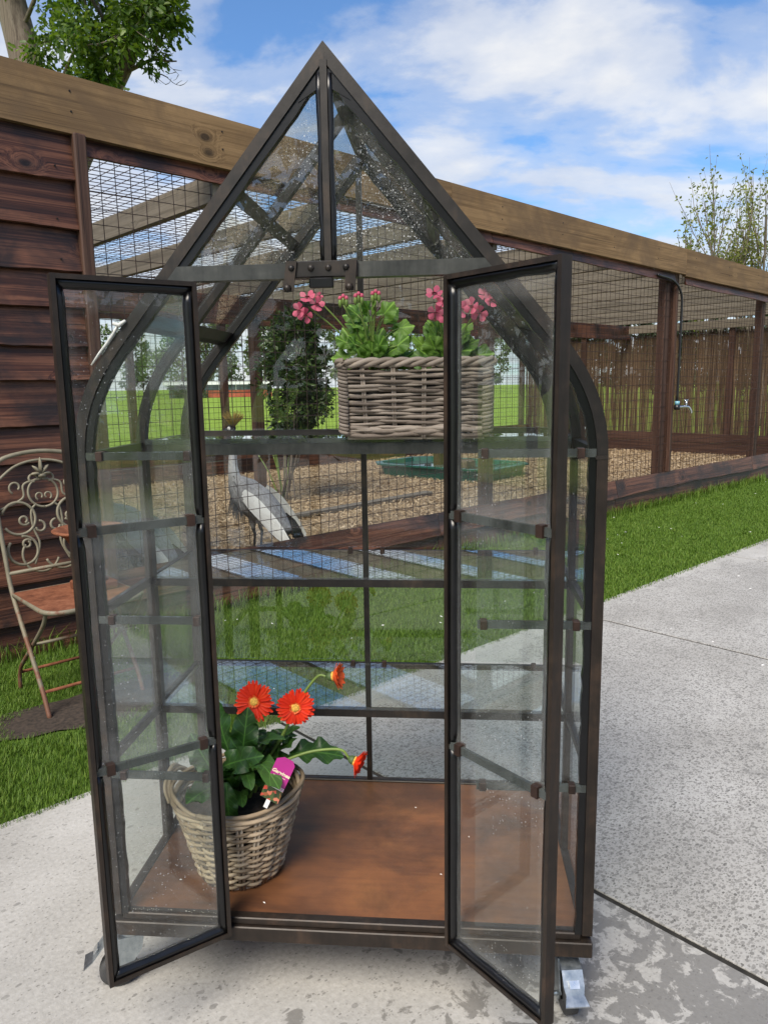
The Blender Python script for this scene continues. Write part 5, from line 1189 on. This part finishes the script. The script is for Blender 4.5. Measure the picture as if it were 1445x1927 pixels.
for k_, (bx_, dd_, lab_) in enumerate(((-4.6,-3.9,'rounded dark bush in front of the glazed end of the brick building'),(-2.3,-3.8,'smaller dark bush in front of the brick building where brick meets glass'))):
    p_ = Matrix.Rotation(R(17),4,'Z') @ Vector((bx_,dd_,0)); bu = thing('bush', lab_, 'bush', (bx+p_.x, by+p_.y, -.06), 0, 'bushes in front of the brick building'); r_ = np.random.default_rng(50+k_); cen = np.stack([r_.normal(0,.5-.12*k_,30), r_.normal(0,.3,30), r_.uniform(.15,1.5-.5*k_,30)],1); V_, F_ = leaf_cloud(cen, np.full(30,.35), 700, .28, .12, .2, r_); o = fast_obj('foliage', V_, F_, M['far_dark'], bu); o['kind'] = 'stuff'
# dark tree behind the photographer, seen in the gable glass
bt = thing('broadleaf_tree', 'dark leafy tree behind the camera mirrored in the gable glass', 'tree', (.2,-9.5,0)); r_ = np.random.default_rng(12); tk = MB(); tk.tube([(0,0,0),(.1,.05,1.6),(.0,.1,5.0)], [.22,.18,.1], 8); tk.build('trunk', M['bark'], bt, True); bm = MB(); tips = []
for a_ in range(14): limb(bm, (0,.1,1.0+.33*a_), (math.cos(a_*2.4),math.sin(a_*2.4),.35), 2.0, .05, 1, 3, tips, .1, .4, (3,5), .62, .6, r_)
bm.build('branches', M['bark'], bt, True); cen = np.array([t_[0] for t_ in tips]); V_, F_ = leaf_cloud(cen, np.full(len(cen),.32), 12000, .20, .06, .3, r_); o = fast_obj('crown', V_, F_, M['shrub_leaf'], bt); o['kind'] = 'stuff'
# fallen blossom petals
V_, F_ = [], []
mb = MB()
for i in range(70):
    if i < 8: p = np.array([rng.uniform(.1,.9), rng.uniform(.05,.55), .1868])
    else: p = site(rng.uniform(-2.6,7), rng.uniform(-1.5,-.1), .038) if i < 48 else site(rng.uniform(-1.2,3.5), rng.uniform(-2.8,-1.55), .0012)
    a_ = rng.uniform(0,6.28); s_ = rng.uniform(.0022,.004) if i < 8 else rng.uniform(.006,.012); e1 = np.array([math.cos(a_),math.sin(a_),.1])*s_; e2 = np.array([-math.sin(a_),math.cos(a_),.1])*s_*.5; mb.add([p-e1,p+e2,p+e1,p-e2,p+np.array([0,0,.002])], [(0,1,4),(1,2,4),(2,3,4),(3,0,4)])
o = mb.build('petals', plain('white_petal', (.8,.79,.77), .7, 0, .05)); tag(o, 'small white petals fallen on the lawn, path and tray', kind='stuff')

# unseen leafy row added behind the camera to darken the glass reflections
hg = thing('added_hedge', 'long dark leafy row, unseen, added behind the camera to darken door reflections', 'added_hedge', site(2,-13), ROT); r_ = np.random.default_rng(3)
cen = np.stack([r_.uniform(-12,12,500), r_.uniform(-.4,.4,500), r_.uniform(.1,2.5,500)],1); V_, F_ = leaf_cloud(cen, np.full(500,.3), 9000, .22, .07, .2, r_); o = fast_obj('foliage', V_, F_, M['shrub_leaf'], hg); o['kind'] = 'stuff'
MB().box((-12,-.3,0),(12,.3,2.45)).build('stems', M['bark'], hg)
